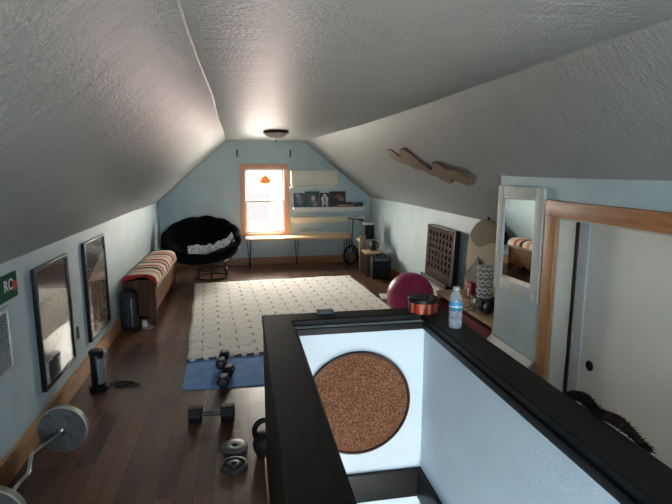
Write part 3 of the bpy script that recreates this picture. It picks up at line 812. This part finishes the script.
for P, s in ((P1, -1), (P2, 1)):
    mtx = Matrix.Translation(P) @ q
    prof = [(.014, 0), (.05, 0), (.052, .002), (.12, .002), (.124, 0), (.138, 0), (.142, .004), (.142, .03), (.138, .034), (.014, .034), (.014, 0)]
    b = MB(); b.lathe([(r, z-.017) for r, z in prof], 56, mtx, False, False)
    p = b.build('weight_plate', pm, ez)
    b = MB(); b.lathe([(.135, -.02*s*0-.018), (.1428, -.016), (.1428, .016), (.135, .018)], 56, mtx, False, False); b.build('rim', plain('pale_metal_rim', (150, 146, 136), .35, metal=.7), p)  # rim band in a paler, shinier metal than the plate
    for d in (1, -1):
        b = MB(); b.tube([P+ax*.017*d, P+ax*.045*d], .024, 20); b.build('collar', black_metal if d*s > 0 else chrome, ez)

# ------------------------------------------------------------------ far wall furniture
ft = thing('window_bench', 'long narrow wooden bench on black hairpin legs under far window', 'bench', (.045, 8.42, 0))
LW = 1.79
b = MB(); b.box(0, LW, 0, .34, .478, .52, .004); b.build('seat', light_wood, ft)
for x, y in ((.05, .06), (LW-.05, .06), (.05, .29), (LW-.05, .29), (.87, .29)):
    b = MB(); b.tube([(x-.03, y, .478), (x, y+.012, .008), (x+.006, y+.012, .008), (x+.035, y, .478)], .006, 8); b.box(x-.05, x+.05, y-.02, y+.03, .472, .479)
    b.build('leg', black_metal, ft)

fc = thing('wall_cabinet', 'long off white wall cabinet mounted right of the far window', 'cabinet', (.83, YF, 1.335))
CW, CD = .80, .22
b = MB(); b.box(0, CW, -CD, 0, .05, .30, .004); b.build('body', cream_paint, fc)
b = MB(); b.box(.004, CW/2-.002, -CD-.016, -CD-.001, .056, .296, .003); b.build('door', cream_paint, fc)
b = MB(); b.box(CW/2+.002, CW-.004, -CD-.016, -CD-.001, .056, .296, .003); b.build('door', cream_paint, fc)
b = MB(); b.box(-.01, CW+.01, -CD-.03, 0, 0, .03, .004); b.build('ledge', white_paint, fc)
b = MB(); b.box(.02, CW-.02, -CD+.02, 0, .03, .05); b.build('plinth', cream_paint, fc, smooth=False)

def shelf(x0, x1, z, th, d, label, mat=None):
    t = thing('wall_shelf', label, 'shelf', (x0, YF, z), group=None)
    b = MB(); b.box(0, x1-x0, -d, 0, -th, 0, .004); b.build('board', mat or white_paint, t)
    b = MB(); b.box(.03, x1-x0-.03, -.03, 0, -th-.05, -th, .003); b.build('cleat', mat or white_paint, t)
    return t
shelf(.87, 2.14, 1.005, .04, .16, 'white wall shelf carrying the row of pictures beside far window')
shelf(.85, 2.14, .835, .065, .12, 'empty cream wall shelf below the picture shelf', cream_paint)
shelf(.99, 1.93, .565, .055, .12, 'lowest cream wall shelf just above the hairpin bench', cream_paint)

def m_cover(name, bg, blobs):
    t = NT(name); x, y, z = t.xyz(); f = t.noise(t.co, 28, 4, .7)
    c = t.ramp(f, [(.3, tuple(v*.55 for v in bg)), (.7, tuple(min(255, v*1.3) for v in bg))])
    for (cx, cz, rx, rz, colr) in blobs:
        dx = t.M('DIVIDE', t.M('SUBTRACT', x, cx), rx); dz = t.M('DIVIDE', t.M('SUBTRACT', z, cz), rz)
        d = t.M('ADD', t.M('ADD', t.M('MULTIPLY', dx, dx), t.M('MULTIPLY', dz, dz)), t.M('MULTIPLY', t.M('SUBTRACT', f, .5), 1.4))
        c = t.mix(t.M('LESS_THAN', d, 1.0), c, colr)
    t.col(c); t.set(.4); return t.m
covers = [(.885, .20, .245, (66, 66, 78), [(.1, .12, .05, .08, (104, 106, 128)), (.07, .2, .04, .03, (150, 140, 150))], 'blue grey canvas print leftmost on the white shelf'),
          (1.088, .25, .275, (36, 74, 66), [(.13, .13, .055, .085, (118, 92, 96)), (.14, .15, .03, .05, (196, 170, 168)), (.17, .05, .05, .05, (150, 132, 128))], 'green canvas print of a figure on the white shelf'),
          (1.345, .165, .245, (22, 24, 26), [(.085, .13, .06, .07, (206, 208, 206)), (.085, .18, .035, .05, (190, 192, 190)), (.05, .05, .025, .05, (180, 182, 180)), (.12, .05, .025, .05, (186, 188, 184)), (.085, .12, .012, .05, (30, 30, 32))], 'black canvas print with white shapes on the white shelf'),
          (1.517, .29, .27, (34, 34, 34), [(.17, .17, .07, .04, (120, 84, 70)), (.21, .13, .05, .03, (140, 116, 100))], 'dark canvas print behind the wooden tray on white shelf')]
for i, (x, w, h, bgc, blobs, lab) in enumerate(covers):
    t = thing('canvas_print', lab, 'print', (x, YF-.075, 1.005), rot=(R(-8), 0, 0), group='prints along the white shelf')
    b = MB(); b.box(0, w, 0, .018, 0, h, .002); cv = b.build('canvas', plain('canvas_edge', (40, 40, 42), .6), t)
    b = MB(); b.box(.002, w-.002, -.0015, .0005, .002, h-.002); b.build('artwork', m_cover('cover_art_%d' % i, bgc, blobs), t, smooth=False)
tr = thing('wooden_tray', 'low brown wooden tray in front of the dark print on white shelf', 'tray', (1.60, YF-.115, 1.005))
b = MB(); b.prism([(0, 0), (.38, 0), (.36, .05), (.3, .085), (.12, .075), (.03, .05)], lambda x, z: (x, -.035, z), lambda x, z: (x, .02, z)); b.build('body', wood('tray_wood', (74, 56, 42), (104, 82, 64), 0), tr, bev=.004)
b = MB(); b.box(.05, .33, -.036, -.034, .02, .03); b.build('inlay', light_wood, tr, smooth=False)
dk = thing('speaker_dock', 'small black box at right end of the white picture shelf', 'box', (1.985, YF-.1, 1.005))
b = MB(); b.box(0, .12, -.04, .04, 0, .075, .008); b.build('body', black_plastic, dk)
b = MB(); b.box(.01, .11, -.042, -.039, .012, .062, .001); b.build('grille', dark_iron, dk)

for x, lab in ((-.06, 'thin black wall hook left of the far window top'), (.84, 'thin black wall hook right of the far window top')):
    t = thing('wall_hook', lab, 'hook', (x, YF, 1.865))
    b = MB(); b.box(-.012, .012, -.006, 0, 0, .12, .002); b.build('plate', black_metal, t)
    b = MB(); b.tube([(0, -.004, .09), (0, -.06, .09), (0, -.075, .075), (0, -.07, .05)], .006, 8); b.build('prong', black_metal, t)

# kick scooter with a big wheel, by the far right corner
sc = thing('kick_scooter', 'dark kick scooter with large black wheel parked at far right corner', 'scooter', (1.86, 8.58, 0), R(28))
WR = .155
def ring(b, c, r, rr, n=48): b.tube([(c[0]+r*cos(2*pi*i/n), c[1], c[2]+r*sin(2*pi*i/n)) for i in range(n)], rr, 8, closed=True)
wb = MB(); ring(wb, (0, 0, WR+.018), WR, .018); w = wb.build('front_wheel', black_rubber, sc)
wb = MB()
for k in range(10):
    a = 2*pi*k/10; wb.tube([(0, 0, WR+.018), (WR*cos(a)*.95, 0, WR+.018+WR*sin(a)*.95)], .003, 6)
wb.lathe([(.03, -.02), (.03, .02)], 16, Matrix.Translation((0, 0, WR+.018)) @ Matrix.Rotation(R(90), 4, 'X')); ring(wb, (0, 0, WR+.018), WR-.022, .007)
wb.build('spokes', plain('dull_alloy', (150, 152, 152), .4, metal=.6), w)
b = MB(); b.tube([(-.0, -.035, WR+.018), (.01, -.03, .38), (.02, -.0, .42), (.05, 0, .80)], .013, 10); b.build('stem', plain('steel_blue_paint', (88, 104, 122), .35, metal=.4), sc)
b = MB(); b.tube([(.05, -.25, .80), (.05, .25, .80)], .012, 10); hb = b.build('handlebar', plain('steel_blue_paint'), sc)
for s in (-1, 1):
    b = MB(); b.tube([(.05, .16*s, .80), (.05, .26*s, .80)], .017, 10); b.build('grip', black_rubber, hb)
b = MB(); b.tube([(.05, .12, .795), (.04, .13, .7), (.02, .08, .5), (.01, .03, .35)], .004, 6); b.build('brake_cable', plain('cable_blue', (96, 120, 140), .5), sc)
b = MB(); b.tube([(.01, -.02, .33), (.09, 0, .2), (.18, 0, .09)], .016, 8); b.box(.15, .26, -.05, .05, .075, .1, .005); b.build('deck', black_metal, sc)
b = MB(); ring(b, (.29, 0, .068), .05, .017, 24); b.tube([(.24, .035, .085), (.29, .035, .068)], .006, 6); b.lathe([(.05, -.01), (.05, .01)], 18, Matrix.Translation((.29, 0, .068)) @ Matrix.Rotation(R(90), 4, 'X'))
b.build('rear_wheel', black_rubber, sc)

# stepped wooden unit with speaker, kettle-shaped thing, amp
su = thing('step_shelf', 'low wooden shelf unit with tall end board at far right corner', 'shelf', (1.85, 7.62, 0))
b = MB(); b.box(.0, .1, .24, .29, 0, .60, .004); b.build('end_board', grey_wood, su)
b = MB(); b.box(.0, .29, .29, .5, .50, .53, .004); b.build('upper_shelf', light_wood_y, su)
b = MB(); b.box(.025, .29, -.08, .24, .35, .38, .004); b.build('lower_shelf', light_wood_y, su)
b = MB(); b.box(.26, .29, -.08, .5, 0, .35, .003); b.build('back_board', grey_wood, su)
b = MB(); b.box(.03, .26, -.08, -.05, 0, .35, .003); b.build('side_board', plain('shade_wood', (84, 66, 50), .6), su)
sp = thing('bookshelf_speaker', 'black speaker with pale top edge on the wooden shelf in far corner', 'speaker', (1.99, 8.02, .531), R(-2))
b = MB(); b.box(-.04, .12, -.09, .1, 0, .25, .006); b.build('cabinet', black_plastic, sp)
b = MB(); b.box(-.03, .11, -.105, -.099, .015, .2, .002); b.build('grille', plain('speaker_cloth', (34, 36, 38), .9), sp)
b = MB(); b.box(-.042, .122, -.102, .102, .235, .258, .004); b.build('top_trim', plain('pale_trim', (176, 178, 174), .4), sp)
jg = thing('black_jug', 'small black jug standing on lower wooden shelf behind the amplifier', 'jug', (2.03, 7.70, .3815))
b = MB(); b.lathe(smoothprof([(.0, 0), (.04, 0), (.05, .02), (.05, .07), (.035, .11), (.028, .14), (.034, .16), (.03, .165), (0, .16)]), 28); b.build('body', black_plastic, jg)
b = MB(); b.tube([(.045, 0, .03), (.085, 0, .05), (.085, 0, .11), (.03, 0, .14)], .008, 8); b.build('handle', black_plastic, jg)

am = thing('guitar_amplifier', 'black guitar amplifier with carrying handle on floor by right wall', 'amplifier', (2.07, 7.38, 0), R(-3))
b = MB(); b.box(-.145, .145, -.08, .1, .012, .335, .012); b.build('cabinet', plain('amp_vinyl', (20, 23, 28), .55, bump=.08), am)
b = MB(); b.box(-.125, .125, -.086, -.079, .03, .27, .003); b.build('grille', plain('amp_cloth', (26, 32, 40), .85, bump=.2, bscale=200), am)
b = MB(); b.box(-.125, .125, -.085, -.079, .28, .325, .002); pn = b.build('control_panel', dark_iron, am)
for k in range(5):
    b = MB(); b.lathe([(.011, 0), (.009, .014), (0, .014)], 12, Matrix.Translation((-.09+.045*k, -.085, .302)) @ Matrix.Rotation(R(90), 4, 'X')); b.build('knob', chrome, pn)
b = MB(); b.tube([(-.07, .01, .333), (-.065, .01, .365), (0, .01, .375), (.065, .01, .365), (.07, .01, .333)], .01, 8); b.build('handle', black_rubber, am)
for s in (-1, 1):
    for y in (-.06, .08):
        b = MB(); b.lathe([(.014, 0), (.014, .013)], 12, Matrix.Translation((s*.12, y, 0))); b.build('foot', black_rubber, am)
b = MB(); b.tube([(2.02, 7.2, .006), (2.1, 7.12, .006), (2.2, 7.16, .006), (2.24, 7.06, .006), (2.12, 7.0, .006), (2.02, 7.06, .006), (2.06, 7.15, .007), (2.16, 7.22, .006)], .005, 6)
o = b.build('instrument_cable', black_rubber); tag(o, 'loose dark cable coiled on floor in front of the amplifier', 'cable')
b = MB(); b.box(-.1, .1, -.14, .14, .0005, .006, .001); o = b.build('paper_pad', white_paint, loc=(1.86, 6.27, 0)); o.rotation_euler = (0, 0, R(-8))
tag(o, 'white paper pad lying on floor between the rug and pink ball', 'paper')

# exercise ball
b = MB(); b.lathe([(.262*sin(pi*i/40), .262-.262*cos(pi*i/40)+(.0 if i > 2 else .0)) for i in range(41)], 56)
eb = b.build('exercise_ball', None, loc=(1.83, 5.28, .001), angle=80)
def m_ball():
    t = NT('magenta_vinyl'); x, y, z = t.xyz(); f = t.noise(t.co, 4, 2)
    t.col(t.ramp(f, [(.3, (176, 44, 100)), (.7, (188, 52, 110))])); t.set(.42, 0, .5)
    rb = t.M('SINE', t.M('MULTIPLY', z, 260.0)); t.bump(rb, .05, .004); return t.m
eb.data.materials.append(m_ball()); tag(eb, 'large magenta exercise ball on floor behind the black rail corner', 'ball')

# low shelf along the right knee wall
ls = thing('low_shelf', 'low light wood shelf at right holding the fabric dome and zigzag cups', 'shelf', (1.98, 3.68, 0))
SL = 1.22
b = MB(); b.box(0, .358, 0, SL, .385, .41, .003); b.build('top', light_wood_y, ls)
b = MB(); b.box(.338, .358, 0, SL, 0, .385, .002); b.build('back', white_paint, ls)
for y in (0, SL-.02):
    b = MB(); b.box(.01, .338, y, y+.02, 0, .385, .002); b.build('side', light_wood_y, ls)
lc = thing('low_cabinet', 'low white cabinet along right wall beneath the dark game board', 'cabinet', (2.14, 4.91, 0))
b = MB(); b.box(.01, .198, 0, 1.1, 0, .315, .003); b.build('body', white_paint, lc)
b = MB(); b.box(0, .2, 0, 1.1, .315, .34, .003); b.build('top', cream_paint, lc)
for y in (.01, .56):
    b = MB(); b.box(-.004, .01, y, y+.53, .02, .308, .003); dr = b.build('door', white_paint, lc)
    b = MB(); b.lathe([(.01, 0), (.012, .012), (0, .014)], 14, Matrix.Translation((-.004, y+(.45 if y < .1 else .035), .28)) @ Matrix.Rotation(R(-90), 4, 'Y')); b.build('knob', black_metal, dr)
rb_ = thing('storage_bin', 'dark red storage bin with white dotted edge under low shelf', 'bin', (1.99, 3.72, 0))
b = MB(); b.box(0, .3, 0, 1.12, 0, .34, .01); b.build('body', plain('deep_red_fabric', (112, 22, 28), .7, var=.15), rb_)
b = MB(); b.box(-.004, 0.003, .66, .79, .01, .342, .002); pb = b.build('trim_band', black_plastic, rb_)
for r_ in range(9):
    for c_ in range(2):
        b = MB(); b.sphere((-.004, .70+.05*c_, .035+.034*r_), .003, .009, .009, 10, 6); b.build('dot', white_paint, pb)

# four-in-a-row game board
gb = thing('game_board', 'dark wooden game board with a grid of round holes against right wall', 'game board', (2.262, 5.15, .343), rot=(0, R(2), 0))
gw, gh, nc, nr = .80, .64, 7, 6
b = MB(); m0 = .045; z0 = .13; cw, ch = (gw-2*m0)/nc, (gh-z0-.04)/nr; N = 24
def cell(cy, cz):
    ins, out = [], []
    for k in range(N):
        a = 2*pi*k/N; dx, dz = cos(a), sin(a); q = 1/max(abs(dx)/(cw/2), abs(dz)/(ch/2))
        for lst, rr in ((ins, min(cw, ch)*.36), (out, q)): lst.append(b.bm.verts.new((0, cy+dx*rr, cz+dz*rr)))
    for k in range(N): b.bm.faces.new((ins[k], ins[(k+1) % N], out[(k+1) % N], out[k]))
for i in range(nc):
    for j in range(nr): cell(m0+cw*(i+.5), z0+ch*(j+.5))
bmesh.ops.remove_doubles(b.bm, verts=b.bm.verts, dist=1e-4)
zt = z0+ch*nr
gwood = wood('stained_game_board', (56, 38, 30), (84, 60, 48), 1, .75, 1.0, .12)
o = b.build('front_panel', gwood, gb, smooth=False, solid=.012); o.modifiers[0].offset = 0
b = MB(); b.box(-.008, .006, 0, m0, 0, gh); b.box(-.008, .006, gw-m0, gw, 0, gh); b.box(-.008, .006, m0, gw-m0, 0, z0); b.box(-.008, .006, m0, gw-m0, zt, gh)
b.build('border', gwood, gb, bev=.002)
b = MB(); b.box(.04, .05, 0, gw, 0, gh); b.build('rear_panel', plain('game_back', (20, 16, 14), .7), gb, smooth=False)
b = MB(); b.box(-.01, .052, -.02, 0, 0, gh+.008, .003); b.box(-.01, .052, gw, gw+.02, 0, gh+.008, .003); b.box(.0, .052, 0, gw, gh-.004, gh+.012, .003)
b.build('side_rail', plain('black_stain', (20, 19, 18), .5), gb)
b = MB(); b.box(-.07, -.008, .0, gw, 0, .02, .003); b.box(-.075, -.068, 0, gw, .0, .05, .002); b.build('tray', plain('black_stain'), gb)
for (i, j) in ((4, 2), (4, 3)):
    b = MB(); b.lathe([(min(cw, ch)*.42, -.004), (min(cw, ch)*.42, .004)], 24, Matrix.Translation((.018, gw-m0-cw*(i+.5), z0+ch*(j+.5))) @ Matrix.Rotation(R(90), 4, 'Y'))
    o = b.build('red_disc', plain('red_checker', (150, 46, 36), .4), gb); o['label'] = 'red playing disc'

# taupe fabric dome
dm = thing('fabric_dome', 'taupe fabric dome cover with small top knob on low shelf', 'cover', (2.29, 4.36, .411))
dome_mat = plain('taupe_linen', (176, 166, 146), .85, spec=.2, var=.06, scale=30, bump=.1, bscale=160)
dome_top = plain('brown_linen', (132, 120, 102), .85, spec=.2, var=.06, scale=30, bump=.1, bscale=160)
def dome_pt(a, k, ex=0):
    zt_ = .79; z = k*zt_
    r = 1-.03*(1-k) if k < .35 else math.sqrt(max(0, 1-((k-.35)/.65)**2.5))*.982
    pl = 1+.018*sin(a*14)*(1-k*.6)
    lean = -.06*max(0, k-.5)
    return Vector(((.04+ex)*r*cos(a)*pl+lean, (.50+ex)*r*sin(a)*pl, z))
b = MB(); b.grid(lambda u, v: dome_pt(2*pi*u, min(v, .999)), 112, 40); bmesh.ops.remove_doubles(b.bm, verts=b.bm.verts, dist=1e-5)
b.build('body', dome_mat, dm, angle=80)
b = MB(); b.grid(lambda u, v: dome_pt(2*pi*u, .70+.05*sin(u*2*pi*4)+(.2985-.05*sin(u*2*pi*4))*v, .003), 112, 20); b.build('top_panel', dome_top, dm, angle=80)
tp = dome_pt(0, 1.0)
b = MB(); b.lathe([(.006, -.01), (.006, .01), (.012, .016), (.012, .026), (0, .032)], 14, Matrix.Translation((tp.x, 0, .785))); b.build('knob', black_metal, dm)
# dark wedge, red carton, cups, small items in front of the dome on the shelf
wd = thing('folded_card', 'dark slanted card leaning on left side of the fabric dome', 'card', (2.23, 4.44, .411))
b = MB(); b.prism([(0, 0), (.3, 0), (.3, .2), (.04, .42), (0, .36)], lambda y, z: (-.006, y, z), lambda y, z: (.006, y, z)); b.build('front_leaf', plain('charcoal_board', (46, 42, 38), .6), wd, bev=.002)
b = MB(); b.prism([(.02, 0), (.3, 0), (.3, .16), (.06, .36), (.02, .3)], lambda y, z: (-.012, y, z), lambda y, z: (-.0065, y, z)); b.build('rear_leaf', plain('taupe_board', (116, 108, 98), .7), wd)
rc = thing('red_carton', 'small red carton with white marks on low shelf beside patterned cups', 'carton', (2.18, 4.50, .411))
b = MB(); b.box(-.03, .025, -.065, .065, 0, .165, .003); b.build('body', plain('carton_red', (150, 32, 42), .5), rc)
b = MB(); b.box(-.0315, -.029, -.012, .012, .03, .11); b.box(-.0315, -.029, -.03, .03, .09, .11); b.build('mark', white_paint, rc, smooth=False)
bc = thing('black_case', 'flat black case on low shelf under the stacked zigzag cups', 'case', (2.155, 4.18, .411))
b = MB(); b.box(-.085, .085, -.125, .125, 0, .07, .008); b.build('base', black_plastic, bc)
b = MB(); b.box(-.087, .087, -.127, .127, .0705, .099, .008); b.build('lid', plain('charcoal_lid', (44, 44, 44), .5), bc)
b = MB(); b.box(-.093, -.086, -.02, .02, .055, .085, .002); b.build('latch', chrome, bc)
def m_zig():
    t = NT('zigzag_glaze'); x, y, z = t.xyz()
    a = t.M('DIVIDE', t.M('ARCTAN2', y, x), 2*pi)
    tri = t.M('ABSOLUTE', t.M('SUBTRACT', t.M('FRACT', t.M('MULTIPLY', a, 9.0)), .5))
    k = t.M('FRACT', t.M('ADD', t.M('DIVIDE', z, .045), tri))
    t.col(t.mix(t.M('LESS_THAN', k, .27), (236, 236, 232), (40, 40, 42))); t.set(.4); return t.m
zig = m_zig()
pos = ['bottom', 'second from bottom', 'second from top', 'top']
cup0 = None
for k in range(4):
    lab = 'black and white zigzag cup, %s of the stack on low shelf' % pos[k]
    if cup0 is None:
        cup0 = thing('patterned_cup', lab, 'cup', (2.155, 4.17, .511), group='zigzag cups stacked on the low shelf')
        b = MB(); b.lathe([(0, 0), (.062, 0), (.068, .004), (.078, .064), (.082, .07), (.078, .07), (.073, .066), (.064, .01), (0, .008)], 32); b.build('body', zig, cup0)
        b = MB(); b.tube([(.08*cos(2*pi*i/32), .08*sin(2*pi*i/32), .07) for i in range(32)], .003, 6, closed=True); b.build('rim', white_paint, cup0)
    else: dup(cup0, (2.155, 4.17, .511+.0725*k), (0, 0, .4*k), lab)
for (x, y, nm, lab, cat) in ((2.10, 3.98, 'black_pouch', 'soft black pouch on low shelf at right of the zigzag cups', 'pouch'),):
    t = thing(nm, lab, cat, (x, y, .411)); b = MB(); b.sphere((0, 0, .05), .035, .07, .05, 20, 10); b.build('body', black_rubber, t)
    b = MB(); b.tube([(0, -.03, .095), (0, 0, .125), (0, .03, .095)], .006, 8); b.build('strap', black_rubber, t)
sn = thing('sunglasses', 'black sunglasses lying at front edge of low wood shelf', 'sunglasses', (2.02, 4.10, .411), R(75))
b = MB()
for s in (-1, 1): b.tube([(s*.033+.026*cos(2*pi*i/20), .0, .022+.019*sin(2*pi*i/20)) for i in range(20)], .003, 6, closed=True)
b.tube([(-.01, 0, .026), (.01, 0, .026)], .003, 6); b.build('frame', black_plastic, sn)
for s in (-1, 1):
    b = MB(); b.lathe([(.024, -.001), (.024, .001)], 20, Matrix.Translation((s*.033, 0, .022)) @ Matrix.Rotation(R(90), 4, 'X') @ Matrix.Diagonal((1, .78, 1, 1))); b.build('lens', black_plastic, sn)
    b = MB(); b.tube([(s*.058, 0, .028), (s*.058, .09, .01), (s*.056, .11, .004)], .003, 6); b.build('temple', black_plastic, sn)

# ------------------------------------------------------------------ wave wall art on the right slope
K0, K1 = Vector((2.36, 0, 1.165)), Vector((1.40, 0, 2.18))
up = (K1-K0).normalized(); nrm = Vector((-up.z, 0, up.x)); nrm = nrm if nrm.z < 0 else -nrm
WAVE1 = [(5.696, 1.013), (5.531, 1.009), (5.484, 0.955), (5.417, 0.903), (5.356, 0.921), (5.319, 0.97), (5.218, 0.994), (5.098, 1.0), (5.025, 0.931), (4.99, 0.861), (4.974, 0.806), (4.902, 0.756), (4.847, 0.712), (4.796, 0.707), (4.829, 0.669), (4.908, 0.622), (4.996, 0.653), (5.038, 0.694), (5.255, 0.71), (5.374, 0.781), (5.589, 0.813), (5.746, 0.883), (5.741, 0.98)]
WAVE2 = [(4.812, 0.696), (4.695, 0.763), (4.648, 0.796), (4.522, 0.797), (4.468, 0.752), (4.411, 0.709), (4.234, 0.706), (4.186, 0.671), (4.145, 0.639), (4.097, 0.603), (4.099, 0.544), (4.15, 0.526), (4.243, 0.523), (4.356, 0.552), (4.459, 0.59), (4.512, 0.594), (4.55, 0.538), (4.651, 0.53), (4.762, 0.582), (4.798, 0.619), (4.895, 0.627)]
wa = thing('wave_wall_art', 'carved brown wooden wave shaped art on right sloped ceiling', 'wall art', tuple(K0+Vector((0, 5, 0))))
wavewood = wood('wave_wood', (104, 80, 62), (140, 110, 86), 1, .55)
for poly in (WAVE1, WAVE2):
    b = MB(); f0 = lambda y, s: up*s+nrm*.004+Vector((0, y-5, 0)); f1 = lambda y, s: up*s+nrm*.03+Vector((0, y-5, 0))
    b.prism(poly, f0, f1); b.build('wave_panel', wavewood, wa, smooth=False, bev=.002)

# ------------------------------------------------------------------ ceiling light
cl = thing('ceiling_light', 'frosted bowl ceiling light with bronze rim near far window', 'ceiling light', (.46, 6.75, zc(6.75)))
b = MB(); b.lathe([(.12, -.0), (.155, -.004), (.165, -.022), (.17, -.03), (.165, -.036), (.15, -.036)][::-1], 40, None, False, False); b.build('rim', plain('brushed_bronze', (110, 98, 86), .35, metal=.8), cl)
b = MB(); b.lathe([(0, -.118), (.04, -.114), (.085, -.096), (.125, -.068), (.155, -.036)], 40, None, False, True); b.build('bowl', plain('frosted_alabaster', (196, 190, 180), .4, var=.12, scale=10), cl)
b = MB(); b.lathe([(0, -.15), (.006, -.147), (.009, -.138), (.005, -.128), (.013, -.122), (.013, -.117), (0, -.115)], 16); b.build('finial', black_metal, cl)

# ------------------------------------------------------------------ daylight
wd_ = bpy.data.worlds.new('sky'); S.world = wd_; wd_.use_nodes = True
n = wd_.node_tree.nodes; l = wd_.node_tree.links
bgn = n['Background']; tc = n.new('ShaderNodeTexCoord'); sx = n.new('ShaderNodeSeparateXYZ'); l.new(tc.outputs['Generated'], sx.inputs[0])
rp = n.new('ShaderNodeValToRGB'); e = rp.color_ramp.elements
ma = n.new('ShaderNodeMath'); ma.operation = 'MULTIPLY_ADD'; ma.inputs[1].default_value = .5; ma.inputs[2].default_value = .5
l.new(sx.outputs['Y'], ma.inputs[0]); l.new(ma.outputs[0], rp.inputs[0])
e[0].position = .1; e[0].color = (.52, .65, .80, 1); e[1].position = .9; e[1].color = (2.0, 1.88, 1.66, 1)
l.new(rp.outputs[0], bgn.inputs['Color']); bgn.inputs['Strength'].default_value = 26
def portal(name, loc, rot, sx_, sy_):
    L = bpy.data.lights.new(name, 'AREA'); L.shape = 'RECTANGLE'; L.size = sx_; L.size_y = sy_
    L.cycles.is_portal = True
    o = bpy.data.objects.new(name, L); COL.objects.link(o); o.location = loc; o.rotation_euler = rot
portal('window_daylight_far', ((WX0+WX1)/2, YF+.11, (WZ0+WZ1)/2), (R(-90), 0, 0), WX1-WX0, WZ1-WZ0)
portal('window_daylight_near', ((NX0+NX1)/2, YN-.17, (NZ0+NZ1)/2), (R(90), 0, 0), NX1-NX0, NZ1-NZ0)
# added unseen fill in the shaft for light from downstairs, facing the far wall
L = bpy.data.lights.new('stair_fill', 'AREA'); L.size = .3; L.energy = 14; L.color = (1, .95, .88)
o = bpy.data.objects.new('stair_fill', L); COL.objects.link(o); o.location = (.58, .3, -.9); o.rotation_euler = (R(94), 0, 0)

# ------------------------------------------------------------------ camera
cam = bpy.data.cameras.new('camera'); co = bpy.data.objects.new('camera', cam); COL.objects.link(co)
cam.sensor_width = 36; cam.lens = 505/672*36; cam.clip_start = .02
yaw = math.atan(95/512); pit = R(9.45)
co.location = (0, 0, 1.68); co.rotation_euler = (pi/2-pit, 0, -yaw)
S.camera = co
S.view_settings.view_transform = 'Standard'; S.view_settings.look = 'None'
S.view_settings.exposure = .35; S.view_settings.gamma = 1
S.cycles.use_denoising = True
try: S.cycles.denoiser = 'OPENIMAGEDENOISE'
except Exception: pass
S.cycles.max_bounces = 10; S.cycles.diffuse_bounces = 6; S.cycles.glossy_bounces = 4; S.cycles.transparent_max_bounces = 12
S.cycles.sample_clamp_indirect = 8; S.cycles.caustics_reflective = False; S.cycles.caustics_refractive = False
